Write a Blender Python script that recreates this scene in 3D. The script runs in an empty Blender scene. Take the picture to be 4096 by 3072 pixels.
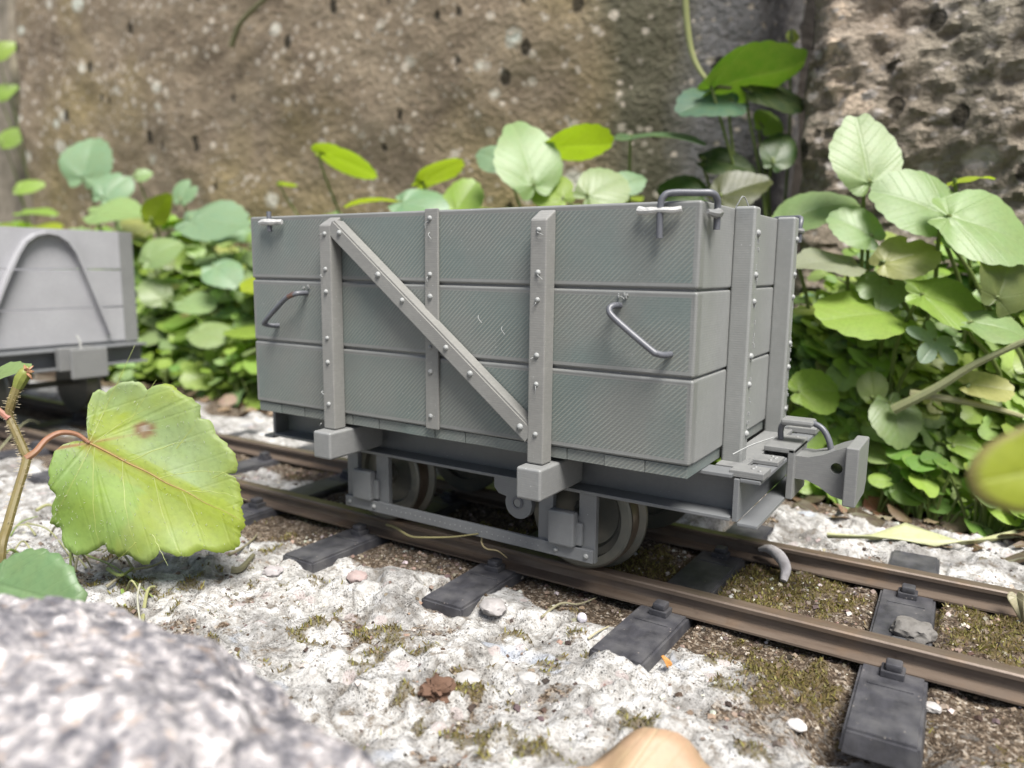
import bpy, bmesh, math, random
import numpy as np
from mathutils import Vector, Matrix, noise as mnoise
random.seed(7); rs = np.random.RandomState(11)
sc = bpy.context.scene
col = sc.collection
sc.unit_settings.scale_length = 0.01          # one unit is one centimetre: a model railway in a garden

# ------------------------------------------------------------------ camera
CAM_M = Matrix(((0.8442452384843544, -0.09132061587827002, 0.5281197992994667),
                (0.535834022741536, 0.1227028039039876, -0.8353597560253443),
                (0.011483787228900045, 0.9882330529939347, 0.152523950909909)))
CAM_C = Vector((16.475843645, -13.248371894, 3.620520426))
FPX = 3024.13
cam = bpy.data.cameras.new('camera'); camo = bpy.data.objects.new('camera', cam); col.objects.link(camo)
camo.matrix_world = Matrix.Translation(CAM_C) @ CAM_M.to_4x4()
cam.sensor_width = 36; cam.lens = FPX / 4096 * 36
cam.clip_start = 0.05; cam.clip_end = 20000
cam.dof.use_dof = True; cam.dof.focus_distance = 15.6; cam.dof.aperture_fstop = 0.165
sc.camera = camo
K = 4096 / 2212
def ray(px, py):                               # a point of the photograph (2212 wide) as a direction
    return CAM_M @ Vector(((px * K - 2048) / FPX, -(py * K - 1536) / FPX, -1))
def at(px, py, axis, val):                     # where that sight line meets a world plane
    d = ray(px, py); t = (val - CAM_C[axis]) / d[axis]; return CAM_C + d * t
def deep(px, py, dist):                        # or a given distance away
    return CAM_C + ray(px, py) * dist
CR = Vector((CAM_M[0][0], CAM_M[1][0], 0)).normalized()
CT = Vector((CAM_M[0][2], CAM_M[1][2], 0)).normalized()
UP = Vector((0, 0, 1))

# ------------------------------------------------------------------ noise
def h2(ix, iy, s):
    n = (ix * 374761393 + iy * 668265263 + s * 974634777) & 0xffffffff
    n = ((n ^ (n >> 13)) * 1274126177) & 0xffffffff
    return ((n ^ (n >> 16)) & 0xffff) / 65535.0
def vn(x, y, s=0):
    x = np.asarray(x, float); y = np.asarray(y, float)
    ix = np.floor(x).astype(np.int64); iy = np.floor(y).astype(np.int64)
    fx = x - ix; fy = y - iy
    fx = fx * fx * fx * (fx * (fx * 6 - 15) + 10); fy = fy * fy * fy * (fy * (fy * 6 - 15) + 10)
    a = h2(ix, iy, s); b = h2(ix + 1, iy, s); c = h2(ix, iy + 1, s); d = h2(ix + 1, iy + 1, s)
    return (a + (b - a) * fx) * (1 - fy) + (c + (d - c) * fx) * fy
def fbm(x, y, s=0, o=4, g=.5):
    r = 0; a = 1; t = 0
    for k in range(o):
        r = r + a * vn(x * 2 ** k + 17.3 * k, y * 2 ** k - 9.1 * k, s + k); t += a; a *= g
    return r / t
def sst(a, b, x):
    t = np.clip((x - a) / (b - a), 0, 1); return t * t * (3 - 2 * t)

# ------------------------------------------------------------------ mesh builder
def board(name, x0, x1, y0, y1, z0, z1, bev, ax, sgn, border, m0, m1, parent):
    bm = bmesh.new(); bmesh.ops.create_cube(bm, size=1)
    for v in bm.verts: v.co = Vector(((x0 + x1) / 2 + v.co.x * (x1 - x0), (y0 + y1) / 2 + v.co.y * (y1 - y0), (z0 + z1) / 2 + v.co.z * (z1 - z0))) - Vector(parent['org'])
    bmesh.ops.bevel(bm, geom=bm.edges[:], offset=bev, segments=3, affect='EDGES', profile=.5)
    bm.normal_update(); main = max((f for f in bm.faces if f.normal[ax] * sgn > .99), key=lambda f: f.calc_area())
    for f in bm.faces: f.material_index = 1; f.smooth = True
    bmesh.ops.inset_region(bm, faces=[main], thickness=border, depth=-.006)
    main.material_index = 0
    me = bpy.data.meshes.new(name); bm.to_mesh(me); bm.free(); me.set_sharp_from_angle(angle=math.radians(38)); me.materials.append(m0); me.materials.append(m1)
    o = bpy.data.objects.new(name, me); col.objects.link(o); o.parent = parent; o['org'] = list(parent['org']); wn = o.modifiers.new('normals', 'WEIGHTED_NORMAL'); wn.keep_sharp = True; wn.weight = 80; return o
class MB:
    def __init__(s): s.v = []; s.f = []; s.uv = {}; s.c = []; s.usec = False
    def add(s, vs, fs, uvs=None, colr=None):
        n = len(s.v); s.v += [tuple(v) for v in vs]
        s.f += [tuple(i + n for i in f) for f in fs]
        s.c += [colr or (1, 1, 1)] * len(vs) if not isinstance(colr, list) else colr
        if colr is not None: s.usec = True
        if uvs is not None:
            for i, u in enumerate(uvs): s.uv[n + i] = u
    def box(s, x0, x1, y0, y1, z0, z1, bev=0.0, seg=2, mat=None):
        b = bmesh.new(); bmesh.ops.create_cube(b, size=1)
        for v in b.verts:
            v.co = Vector(((x0 + x1) / 2 + v.co.x * (x1 - x0), (y0 + y1) / 2 + v.co.y * (y1 - y0), (z0 + z1) / 2 + v.co.z * (z1 - z0)))
        if bev: bmesh.ops.bevel(b, geom=b.edges[:], offset=bev, segments=seg, affect='EDGES', profile=.5)
        s.bm(b, mat)
    def bm(s, b, mat=None):
        b.verts.index_update()
        s.add([(mat @ v.co) if mat else v.co.copy() for v in b.verts], [[v.index for v in f.verts] for f in b.faces]); b.free()
    def prism(s, pts, axis, a, b, bev=0.0, mat=None):           # outline in the two other axes, extruded along axis
        m = bmesh.new(); lo = []; hi = []
        for p in pts:
            for L, q in ((lo, a), (hi, b)):
                co = list(p); co.insert(axis, q); L.append(m.verts.new(co))
        n = len(pts)
        m.faces.new(lo); m.faces.new(hi[::-1])
        for i in range(n): m.faces.new((lo[i], hi[i], hi[(i + 1) % n], lo[(i + 1) % n]))
        bmesh.ops.recalc_face_normals(m, faces=m.faces[:])
        if bev: bmesh.ops.bevel(m, geom=m.edges[:], offset=bev, segments=2, affect='EDGES', profile=.5)
        s.bm(m, mat)
    def tube(s, pts, r, n=8, smooth=6, colr=None):
        pts = [Vector(p) for p in pts]; rr = r if isinstance(r, (list, tuple)) else [r] * len(pts)
        P = []; Rr = []
        if smooth and len(pts) > 2:
            for i in range(len(pts) - 1):
                p0 = pts[max(i - 1, 0)]; p1 = pts[i]; p2 = pts[i + 1]; p3 = pts[min(i + 2, len(pts) - 1)]
                for k in range(smooth):
                    t = k / smooth
                    P.append(.5 * ((2 * p1) + (p2 - p0) * t + (2 * p0 - 5 * p1 + 4 * p2 - p3) * t * t + (3 * p1 - p0 - 3 * p2 + p3) * t ** 3))
                    Rr.append(rr[i] + (rr[i + 1] - rr[i]) * t)
            P.append(pts[-1]); Rr.append(rr[-1])
        else: P = pts; Rr = list(rr)
        vs = []; fs = []; ref = None
        for i, p in enumerate(P):
            d = (P[min(i + 1, len(P) - 1)] - P[max(i - 1, 0)]).normalized()
            if ref is None: ref = Vector((0, 0, 1)) if abs(d.z) < .8 else Vector((1, 0, 0))
            u = (ref - d * ref.dot(d)).normalized(); w = d.cross(u); ref = u
            for k in range(n):
                a = 2 * math.pi * k / n; vs.append(p + (u * math.cos(a) + w * math.sin(a)) * Rr[i])
        for i in range(len(P) - 1):
            for k in range(n):
                a = i * n + k; b = i * n + (k + 1) % n; fs.append((a, b, b + n, a + n))
        fs.append(tuple(range(n))[::-1]); fs.append(tuple((len(P) - 1) * n + k for k in range(n)))
        s.add(vs, fs, None, colr)
    def lathe(s, prof, c, n=48):                                # profile (radius, y) about a y axis through c
        vs = []; fs = []; m = len(prof)
        for k in range(n):
            a = 2 * math.pi * k / n
            for r, y in prof: vs.append((c[0] + r * math.cos(a), c[1] + y, c[2] + r * math.sin(a)))
        for k in range(n):
            for j in range(m):
                a = k * m + j; b = k * m + (j + 1) % m; k2 = (k + 1) % n
                fs.append((a, b, k2 * m + (j + 1) % m, k2 * m + j))
        s.add(vs, fs)
    def dome(s, c, r, axis, sign, h=.7, n=10):
        vs = []; fs = []; rings = 4
        for j in range(rings + 1):
            t = j / rings * math.pi / 2
            for k in range(n):
                a = 2 * math.pi * k / n; q = [math.cos(a) * math.cos(t) * r, math.sin(a) * math.cos(t) * r]
                q.insert(axis, sign * math.sin(t) * r * h); vs.append([c[i] + q[i] for i in range(3)])
        for j in range(rings):
            for k in range(n): fs.append((j * n + k, j * n + (k + 1) % n, (j + 1) * n + (k + 1) % n, (j + 1) * n + k))
        s.add(vs, fs)
    def build(s, name, mat, parent=None, smooth=True, org=None):
        me = bpy.data.meshes.new(name)
        off = Vector(org) if org is not None else (Vector(parent['org']) if parent is not None and 'org' in parent else Vector((0, 0, 0)))
        me.from_pydata([(v[0] - off.x, v[1] - off.y, v[2] - off.z) for v in s.v], [], s.f)
        me.validate()
        if s.uv:
            ul = me.uv_layers.new(name='leaf')
            idx = np.empty(len(me.loops), np.int32); me.loops.foreach_get('vertex_index', idx)
            arr = np.zeros((len(s.v), 2), np.float32)
            for i, u in s.uv.items(): arr[i] = u
            ul.data.foreach_set('uv', arr[idx].ravel())
        if s.usec:
            ca = me.color_attributes.new('tint', 'FLOAT_COLOR', 'POINT')
            arr = np.ones((len(s.v), 4), np.float32); arr[:, :3] = np.array(s.c, np.float32); ca.data.foreach_set('color', arr.ravel())
        bm = bmesh.new(); bm.from_mesh(me); bmesh.ops.recalc_face_normals(bm, faces=bm.faces[:]) if smooth != 'leaf' else None
        bm.to_mesh(me); bm.free()
        if smooth:
            me.polygons.foreach_set('use_smooth', [True] * len(me.polygons))
            if smooth != 'leaf': me.set_sharp_from_angle(angle=math.radians(38))
        if mat: me.materials.append(mat)
        o = bpy.data.objects.new(name, me); col.objects.link(o)
        if smooth is True and len(s.v) < 4000: wn = o.modifiers.new('normals', 'WEIGHTED_NORMAL'); wn.keep_sharp = True; wn.weight = 80
        if parent is not None: o.parent = parent
        elif org is not None: o.location = org
        o['org'] = list(off)
        return o
def thing(name, org, label, cat, group=None):
    o = bpy.data.objects.new(name, None); col.objects.link(o); o.location = org; o['org'] = list(org)
    o.empty_display_size = .2; tag(o, label, cat, group); return o
def tag(o, label=None, cat=None, group=None, kind=None):
    if label: o['label'] = label
    if cat: o['category'] = cat
    if group: o['group'] = group
    if kind: o['kind'] = kind
    return o

# ------------------------------------------------------------------ materials
def new_mat(name):
    m = bpy.data.materials.new(name); m.use_nodes = True; nt = m.node_tree
    return m, nt, nt.nodes['Principled BSDF'], nt.nodes['Material Output']
class NT:
    def __init__(s, nt): s.nt = nt
    def n(s, t, **kw):
        x = s.nt.nodes.new(t)
        for k, v in kw.items():
            if k.startswith('_'): setattr(x, k[1:], v)
            else: x.inputs[k.replace('__', ' ')].default_value = v
        return x
    def l(s, a, b): s.nt.links.new(a, b)
    def noise(s, vec, scale, detail=4, rough=.55, dist=0):
        x = s.n('ShaderNodeTexNoise'); x.inputs['Scale'].default_value = scale; x.inputs['Detail'].default_value = detail
        x.inputs['Roughness'].default_value = rough; x.inputs['Distortion'].default_value = dist
        if vec is not None: s.l(vec, x.inputs['Vector'])
        return x.outputs['Fac']
    def vor(s, vec, scale, feature='F1', rnd=1):
        x = s.n('ShaderNodeTexVoronoi'); x.feature = feature; x.inputs['Scale'].default_value = scale; x.inputs['Randomness'].default_value = rnd
        if vec is not None: s.l(vec, x.inputs['Vector'])
        return x
    def ramp(s, fac, stops, interp='LINEAR'):
        x = s.n('ShaderNodeValToRGB'); x.color_ramp.interpolation = interp; e = x.color_ramp.elements
        while len(e) < len(stops): e.new(.5)
        for i, (p, c) in enumerate(stops):
            e[i].position = p; e[i].color = (c, c, c, 1) if isinstance(c, (int, float)) else (*c, 1)
        s.l(fac, x.inputs['Fac']); return x.outputs['Color']
    def mix(s, f, a, b, mode='MIX'):
        x = s.n('ShaderNodeMix'); x.data_type = 'RGBA'; x.blend_type = mode
        for sk, v in ((x.inputs[0], f), (x.inputs[6], a), (x.inputs[7], b)):
            if hasattr(v, 'is_linked'): s.l(v, sk)
            elif isinstance(v, (int, float)): sk.default_value = v if sk == x.inputs[0] else (v, v, v, 1)
            else: sk.default_value = (*v, 1)
        return x.outputs[2]
    def math(s, op, a, b=None, c=None, clamp=False):
        x = s.n('ShaderNodeMath'); x.operation = op; x.use_clamp = clamp
        for i, v in enumerate((a, b, c)):
            if v is None: continue
            if hasattr(v, 'is_linked'): s.l(v, x.inputs[i])
            else: x.inputs[i].default_value = v
        return x.outputs[0]
    def bump(s, h, strength, dist, normal=None):
        x = s.n('ShaderNodeBump'); x.inputs['Strength'].default_value = strength; x.inputs['Distance'].default_value = dist
        s.l(h, x.inputs['Height'])
        if normal is not None: s.l(normal, x.inputs['Normal'])
        return x.outputs['Normal']
    def attr(s, name, out='Fac'):
        x = s.n('ShaderNodeAttribute'); x.attribute_name = name; return x.outputs[out]
    def obj(s): return s.n('ShaderNodeTexCoord').outputs['Object']
    def geo(s, k): return s.n('ShaderNodeNewGeometry').outputs[k]
    def xyz(s, v):
        x = s.n('ShaderNodeSeparateXYZ'); s.l(v, x.inputs[0]); return x.outputs
    def map(s, v, scale=(1, 1, 1), rot=(0, 0, 0)):
        x = s.n('ShaderNodeMapping'); s.l(v, x.inputs[0]); x.inputs['Scale'].default_value = scale; x.inputs['Rotation'].default_value = rot; return x.outputs[0]

def plastic(name, base, hatch=0.0, rough=.42, streak=0.0, patch=None):
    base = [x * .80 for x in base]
    m, nt, p, out = new_mat(name); N = NT(nt); v = N.obj(); X = N.xyz(v); nr = N.xyz(N.geo('Normal'))
    big = N.noise(v, .8, 3); fine = N.noise(v, 9, 4, .6)
    c = N.mix(N.ramp(big, [(.3, 0), (.7, 1)]), [b * .9 for b in base], [min(1, b * 1.1) for b in base])
    c = N.mix(N.ramp(fine, [(.35, 0), (.7, 1)]), N.mix(.5, c, [b * .86 for b in base]), c)
    if patch: c = N.mix(N.ramp(N.noise(v, .38, 4, .6), [(.42, 0), (.62, .8)]), c, [x * .8 for x in patch])
    # pale specks of print debris
    sp = N.vor(v, 7.0).outputs['Distance']; spn = N.noise(v, 1.7, 2)
    spk = N.math('MULTIPLY', N.ramp(sp, [(.05, 1), (.10, 0)]), N.ramp(spn, [(.5, 0), (.62, 1)]))
    c = N.mix(N.math('MULTIPLY', spk, .6), c, (.62, .63, .62))
    h = N.math('MULTIPLY', fine, .35)
    # layer lines
    lay = N.math('SINE', N.math('MULTIPLY', X[2], 2 * math.pi / .047))
    h = N.math('ADD', h, N.math('MULTIPLY', lay, .06))
    if hatch:
        face = N.ramp(N.math('ABSOLUTE', nr[1]), [(.93, 0), (.985, 1)])
        d = N.math('SUBTRACT', X[0], N.math('MULTIPLY', X[2], 1.05))
        wob = N.math('MULTIPLY', N.noise(v, 1.2, 2), .05)
        w = N.math('SINE', N.math('MULTIPLY', N.math('ADD', d, wob), 2 * math.pi / .106))
        w = N.math('MULTIPLY', N.math('POWER', N.math('ADD', N.math('MULTIPLY', w, .5), .5), 2.2), face)
        amt = N.ramp(N.noise(N.map(v, (.55, 1, .9)), 1.0, 3), [(.33, .18), (.62, 1)])
        side = N.ramp(X[0], [(.0, .25), (.35, .9), (1, 1)]) if False else None
        w = N.math('MULTIPLY', w, amt)
        c = N.mix(N.math('MULTIPLY', w, hatch), c, (.29, .30, .262))
        h = N.math('ADD', h, N.math('MULTIPLY', w, .9))
    if streak:
        st = N.noise(N.map(v, (2, 2, 9), (0, .66, 0)), 3.0, 3)
        c = N.mix(N.math('MULTIPLY', N.ramp(st, [(.5, 0), (.7, 1)]), streak), c, (.42, .43, .38))
    N.l(c, p.inputs['Base Color']); p.inputs['Roughness'].default_value = rough
    p.inputs['Specular IOR Level'].default_value = .5
    N.l(N.bump(h, .5, .012), p.inputs['Normal'])
    return m
GREY = (.30, .305, .298)
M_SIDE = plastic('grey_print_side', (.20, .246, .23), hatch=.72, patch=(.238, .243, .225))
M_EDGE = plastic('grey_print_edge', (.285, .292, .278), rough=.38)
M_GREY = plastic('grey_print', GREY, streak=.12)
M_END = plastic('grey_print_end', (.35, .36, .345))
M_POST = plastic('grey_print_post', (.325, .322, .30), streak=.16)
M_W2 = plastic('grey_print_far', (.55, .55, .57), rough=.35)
M_FRAME = plastic('grey_print_frame', (.235, .245, .25))
def simple(name, a, b, scale=3, rough=.6, bump=.2, bd=.02, metal=0, spec=.5):
    m, nt, p, out = new_mat(name); N = NT(nt); v = N.obj(); f = N.noise(v, scale, 5, .6)
    N.l(N.mix(N.ramp(f, [(.3, 0), (.7, 1)]), a, b), p.inputs['Base Color']); p.inputs['Roughness'].default_value = rough
    p.inputs['Metallic'].default_value = metal; p.inputs['Specular IOR Level'].default_value = spec
    N.l(N.bump(N.noise(v, scale * 4, 4), bump, bd), p.inputs['Normal']); return m
M_WIRE = simple('painted_wire', (.095, .10, .115), (.135, .14, .155), 4, .42, .1)
M_GLUE = simple('glue_blob', (.42, .42, .40), (.66, .66, .63), 7, .5, .5, .03)
M_RIVET = simple('rivet_plastic', (.26, .27, .265), (.37, .38, .365), 9, .55, .7)
M_COPPER = simple('bare_copper', (.26, .15, .11), (.18, .12, .1), 6, .35, .1, .01, .6)
M_WHEEL = simple('wheel_metal', (.14, .15, .13), (.2, .19, .16), 3, .38, .15, .01, .35)
M_TREAD = simple('wheel_tread', (.16, .12, .09), (.24, .19, .15), 2, .35, .15, .01, .5)

def rail_mat():
    m, nt, p, out = new_mat('weathered_rail'); N = NT(nt); v = N.obj(); nz = N.xyz(N.geo('Normal'))[2]
    st = N.map(v, (.35, 3, 3)); f = N.noise(st, 2.2, 5, .6); g = N.noise(v, 6, 4)
    c = N.mix(N.ramp(f, [(.3, 0), (.7, 1)]), (.12, .088, .065), (.235, .185, .145))
    c = N.mix(N.ramp(g, [(.6, 0), (.78, .5)]), c, (.08, .055, .04))
    c = N.mix(N.ramp(N.noise(v, .9, 3), [(.55, 0), (.72, .5)]), c, (.25, .165, .10))
    N.l(c, p.inputs['Base Color'])
    N.l(N.ramp(nz, [(.5, .55), (.9, .36)]), p.inputs['Roughness']); N.l(N.ramp(f, [(.2, .15), (.8, .45)]), p.inputs['Metallic'])
    N.l(N.bump(N.math('ADD', g, f), .25, .015), p.inputs['Normal']); return m
M_RAIL = rail_mat()
def sleeper_mat():
    m, nt, p, out = new_mat('black_sleeper_plastic'); N = NT(nt); v = N.obj()
    gr = N.noise(N.map(v, (3, 1.2, 3)), 1.6, 4, .6); d = N.noise(v, 1.6, 4); f = N.noise(v, 20, 3)
    c = N.mix(N.ramp(gr, [(.3, 0), (.7, 1)]), (.032, .032, .036), (.062, .062, .072))
    c = N.mix(N.ramp(d, [(.45, 0), (.7, .75)]), c, (.12, .118, .12))
    c = N.mix(N.ramp(N.vor(v, 5).outputs['Distance'], [(.05, .8), (.1, 0)]), c, (.3, .27, .24))
    N.l(c, p.inputs['Base Color']); p.inputs['Roughness'].default_value = .52
    N.l(N.bump(N.math('ADD', gr, N.math('MULTIPLY', f, .8)), .3, .02), p.inputs['Normal']); return m
M_SLEEP = sleeper_mat()

def ground_mat():
    m, nt, p, out = new_mat('weathered_concrete_ground'); N = NT(nt); v = N.obj()
    dirt = N.attr('dirt'); moss = N.attr('moss'); pit = N.attr('pit')
    n1 = N.noise(v, 1.1, 5, .6); n2 = N.noise(v, 5.5, 5, .65); n3 = N.noise(v, 17, 4, .6)
    crust = N.math('ADD', N.math('MULTIPLY', n2, .6), N.math('MULTIPLY', n1, .4))
    c = N.ramp(crust, [(.32, (.15, .14, .125)), (.42, (.40, .385, .355)), (.52, (.62, .61, .58)), (.62, (.79, .79, .78))])
    gy = N.ramp(N.noise(v, .55, 4), [(.40, 1), (.52, 0)])
    c = N.mix(N.math('MULTIPLY', gy, .6), c, N.ramp(n2, [(.3, (.11, .108, .1)), (.7, (.42, .41, .4))]))
    n4 = N.noise(v, 34, 3, .65); n5 = N.noise(v, 1.9, 4, .6)
    h1 = N.math('MULTIPLY', N.ramp(N.vor(v, 9.5).outputs['Distance'], [(.12, 1), (.3, 0)]), N.ramp(n3, [(.45, 0), (.6, 1)]))
    h2_ = N.math('MULTIPLY', N.ramp(N.vor(v, 19).outputs['Distance'], [(.15, 1), (.42, 0)]), N.ramp(n5, [(.42, .12), (.64, 1)]))
    holes = N.math('MAXIMUM', h1, N.math('MULTIPLY', h2_, .85))
    c = N.mix(N.ramp(n4, [(.36, .6), (.47, 0)]), c, N.mix(.55, c, (.17, .165, .155)))
    c = N.mix(N.math('MULTIPLY', N.ramp(n3, [(.34, 1), (.45, 0)]), N.ramp(n5, [(.45, .1), (.66, .75)])), c, (.16, .155, .14))
    c = N.mix(N.math('MULTIPLY', holes, .72), c, (.11, .10, .085))
    c = N.mix(N.math('MULTIPLY', N.ramp(N.noise(v, 3.1, 5, .65), [(.54, 0), (.64, 1)]), N.ramp(N.noise(v, .8, 3), [(.40, 0), (.60, .9)])), c, N.mix(n3, (.05, .035, .02), (.30, .24, .17)))
    c = N.mix(N.math('MULTIPLY', pit, .7), c, (.12, .105, .085))
    bl = N.ramp(N.noise(v, .7, 3), [(.64, 0), (.7, .55)])
    c = N.mix(bl, c, (.5, .56, .66))
    pk = N.ramp(N.vor(v, 1.3).outputs['Distance'], [(.16, .6), (.2, 0)])
    c = N.mix(pk, c, (.5, .42, .4))
    gr = N.vor(v, 21); gcol = N.ramp(N.xyz(gr.outputs['Color'])[0], [(0, (.04, .027, .016)), (.4, (.12, .085, .055)), (.7, (.26, .205, .15)), (.88, (.36, .30, .23)), (1, (.5, .45, .38))])
    dc = N.mix(N.ramp(n2, [(.36, 0), (.58, 1)]), (.05, .034, .02), gcol)
    c = N.mix(N.ramp(N.math('ADD', dirt, N.math('MULTIPLY', N.math('SUBTRACT', n2, .5), .9)), [(.38, 0), (.55, 1)]), c, dc)
    mc = N.ramp(n3, [(.3, (.04, .028, .012)), (.55, (.12, .09, .03)), (.75, (.2, .17, .045))])
    c = N.mix(N.ramp(N.math('ADD', moss, N.math('MULTIPLY', N.math('SUBTRACT', N.math('ADD', n2, N.math('MULTIPLY', n3, .8)), .9), 1.6)), [(.45, 0), (.75, .8)]), c, mc)
    N.l(c, p.inputs['Base Color']); p.inputs['Roughness'].default_value = .9; p.inputs['Specular IOR Level'].default_value = .25
    h = N.math('ADD', N.math('MULTIPLY', n2, .6), N.math('ADD', N.math('ADD', N.math('MULTIPLY', n3, .4), N.math('MULTIPLY', n4, .22)), N.math('MULTIPLY', holes, -.45)))
    N.l(N.bump(h, .9, .11), p.inputs['Normal']); return m
M_GROUND = ground_mat()
def soil_mat():
    return simple('dark_soil', (.018, .012, .008), (.07, .048, .03), 2.2, .95, .8, .15, 0, .2)
M_SOIL = soil_mat()
def wall_mat(name, cols, spots, holes, olive=None, strata=None, fleck=1.0, ends=None, tan=None, fs=1.0):
    m, nt, p, out = new_mat(name); N = NT(nt); v = N.obj()
    vv = N.map(v, *(strata or ((.72, 1, .9), (0, .5, 0))))
    a = N.noise(vv, .22 * fs, 5, .6); b = N.noise(vv, .9 * fs, 5, .65); f = N.noise(v, 3.2, 4, .6)
    c = N.ramp(N.math('ADD', N.math('MULTIPLY', a, .55), N.math('MULTIPLY', b, .45)), [(.33, cols[0]), (.5, cols[1]), (.66, cols[2])])
    if olive: c = N.mix(N.ramp(N.noise(v, .055, 3), [(.45, 0), (.6, .75)]), c, olive)
    if tan:  # sunlit facets of the rock, painted into its colour as tan patches
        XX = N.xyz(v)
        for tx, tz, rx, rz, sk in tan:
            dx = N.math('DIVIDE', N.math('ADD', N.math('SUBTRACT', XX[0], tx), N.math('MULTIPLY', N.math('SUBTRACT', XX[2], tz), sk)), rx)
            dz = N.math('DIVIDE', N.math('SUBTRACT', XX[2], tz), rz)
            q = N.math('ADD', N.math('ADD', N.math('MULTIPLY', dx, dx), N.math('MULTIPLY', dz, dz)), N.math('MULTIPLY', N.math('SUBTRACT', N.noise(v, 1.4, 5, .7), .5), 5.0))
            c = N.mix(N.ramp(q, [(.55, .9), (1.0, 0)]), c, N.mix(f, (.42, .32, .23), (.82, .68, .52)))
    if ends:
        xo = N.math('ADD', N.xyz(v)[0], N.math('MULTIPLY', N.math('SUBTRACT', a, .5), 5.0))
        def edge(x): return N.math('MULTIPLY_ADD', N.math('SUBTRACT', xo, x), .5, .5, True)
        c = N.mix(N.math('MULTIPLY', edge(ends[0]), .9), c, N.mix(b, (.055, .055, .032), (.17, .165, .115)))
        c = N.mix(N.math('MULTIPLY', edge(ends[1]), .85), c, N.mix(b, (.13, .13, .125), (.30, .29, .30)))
    c = N.mix(N.ramp(f, [(.3, .45), (.6, 0)]), c, [x * .45 for x in cols[0]])
    for sc_, th, wd, colr, s2 in spots:
        vo = N.vor(N.map(vv, (1, 1, .95)), sc_); cr = N.xyz(vo.outputs['Color'])
        rad = N.math('MULTIPLY', cr[0], th); pick = N.math('GREATER_THAN', cr[1], s2)
        wob = N.math('MULTIPLY', N.math('SUBTRACT', f, .5), .22)
        k = N.math('SUBTRACT', rad, N.math('ADD', vo.outputs['Distance'], wob))
        k = N.math('MULTIPLY', N.ramp(k, [(0, 0), (wd, 1)]), pick)
        c = N.mix(N.math('MULTIPLY', k, fleck), c, colr)
    vo = N.vor(N.map(v, (1.1, 1, .8)), holes[0]); cr = N.xyz(vo.outputs['Color'])
    k = N.math('SUBTRACT', N.math('MULTIPLY', cr[0], holes[1]), N.math('ADD', vo.outputs['Distance'], N.math('MULTIPLY', N.math('SUBTRACT', f, .5), .2)))
    hk = N.math('MULTIPLY', N.ramp(k, [(0, 0), (.08, 1)]), N.math('GREATER_THAN', cr[1], holes[2]))
    c = N.mix(N.math('MULTIPLY', hk, .9), c, (.02, .016, .008))
    N.l(c, p.inputs['Base Color']); p.inputs['Roughness'].default_value = .92; p.inputs['Specular IOR Level'].default_value = .25
    h = N.math('ADD', N.math('ADD', b, N.math('MULTIPLY', f, .5)), N.math('MULTIPLY', hk, -1.2))
    N.l(N.bump(h, .8, .6), p.inputs['Normal']); return m
WX = (at(42, 300, 1, 25.0).x, at(1300, 250, 1, 25.0).x, at(1470, 250, 1, 25.0).x)
M_WALL = wall_mat('lichened_wall', ((.17, .128, .088), (.285, .225, .155), (.375, .305, .215)),
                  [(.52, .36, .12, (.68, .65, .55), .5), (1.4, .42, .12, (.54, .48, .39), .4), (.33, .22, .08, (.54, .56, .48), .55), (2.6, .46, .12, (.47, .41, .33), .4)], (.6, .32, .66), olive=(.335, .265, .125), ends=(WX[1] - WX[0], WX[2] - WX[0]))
M_WALL2 = wall_mat('grey_wall', ((.12, .115, .10), (.24, .23, .235), (.36, .35, .37)),
                   [(.5, .42, .08, (.42, .43, .41), .5), (1.2, .36, .08, (.35, .33, .29), .5)], (.5, .22, .75), olive=(.10, .105, .055), strata=((1.3, 1, .3), (0, .1, 0)))
RX0 = at(1722, 300, 1, 19.0).x; RT = at(1800, 150, 1, 19.0); RT2 = at(1850, 215, 1, 19.0); RT3 = at(1795, 12, 1, 19.0)  # RT points: where sunlit facets are painted on the rock
M_ROCK = wall_mat('rough_rock', ((.20, .16, .12), (.32, .26, .20), (.46, .39, .31)),
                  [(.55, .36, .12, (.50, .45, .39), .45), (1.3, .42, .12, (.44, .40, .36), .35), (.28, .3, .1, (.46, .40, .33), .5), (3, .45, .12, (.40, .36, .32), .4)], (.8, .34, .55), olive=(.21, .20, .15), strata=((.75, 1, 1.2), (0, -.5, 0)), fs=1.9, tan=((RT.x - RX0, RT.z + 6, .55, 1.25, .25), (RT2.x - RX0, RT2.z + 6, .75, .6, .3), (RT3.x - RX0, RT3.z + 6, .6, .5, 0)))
def boulder_mat():
    m, nt, p, out = new_mat('speckled_boulder'); N = NT(nt); v = N.obj()
    a = N.noise(v, 1.9, 5, .7); b = N.noise(v, 4.8, 4, .65)
    c = N.ramp(N.math('ADD', N.math('MULTIPLY', a, .5), N.math('MULTIPLY', b, .5)), [(.39, (.085, .083, .098)), (.48, (.235, .225, .235)), (.55, (.46, .43, .42)), (.62, (.9, .87, .86))])
    c = N.mix(N.ramp(N.noise(v, 4.0, 3), [(.58, 0), (.7, .45)]), c, (.55, .38, .25))
    N.l(c, p.inputs['Base Color']); p.inputs['Roughness'].default_value = .8
    N.l(N.bump(N.math('ADD', a, b), .8, .25), p.inputs['Normal']); return m
M_BOULD = boulder_mat()

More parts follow.
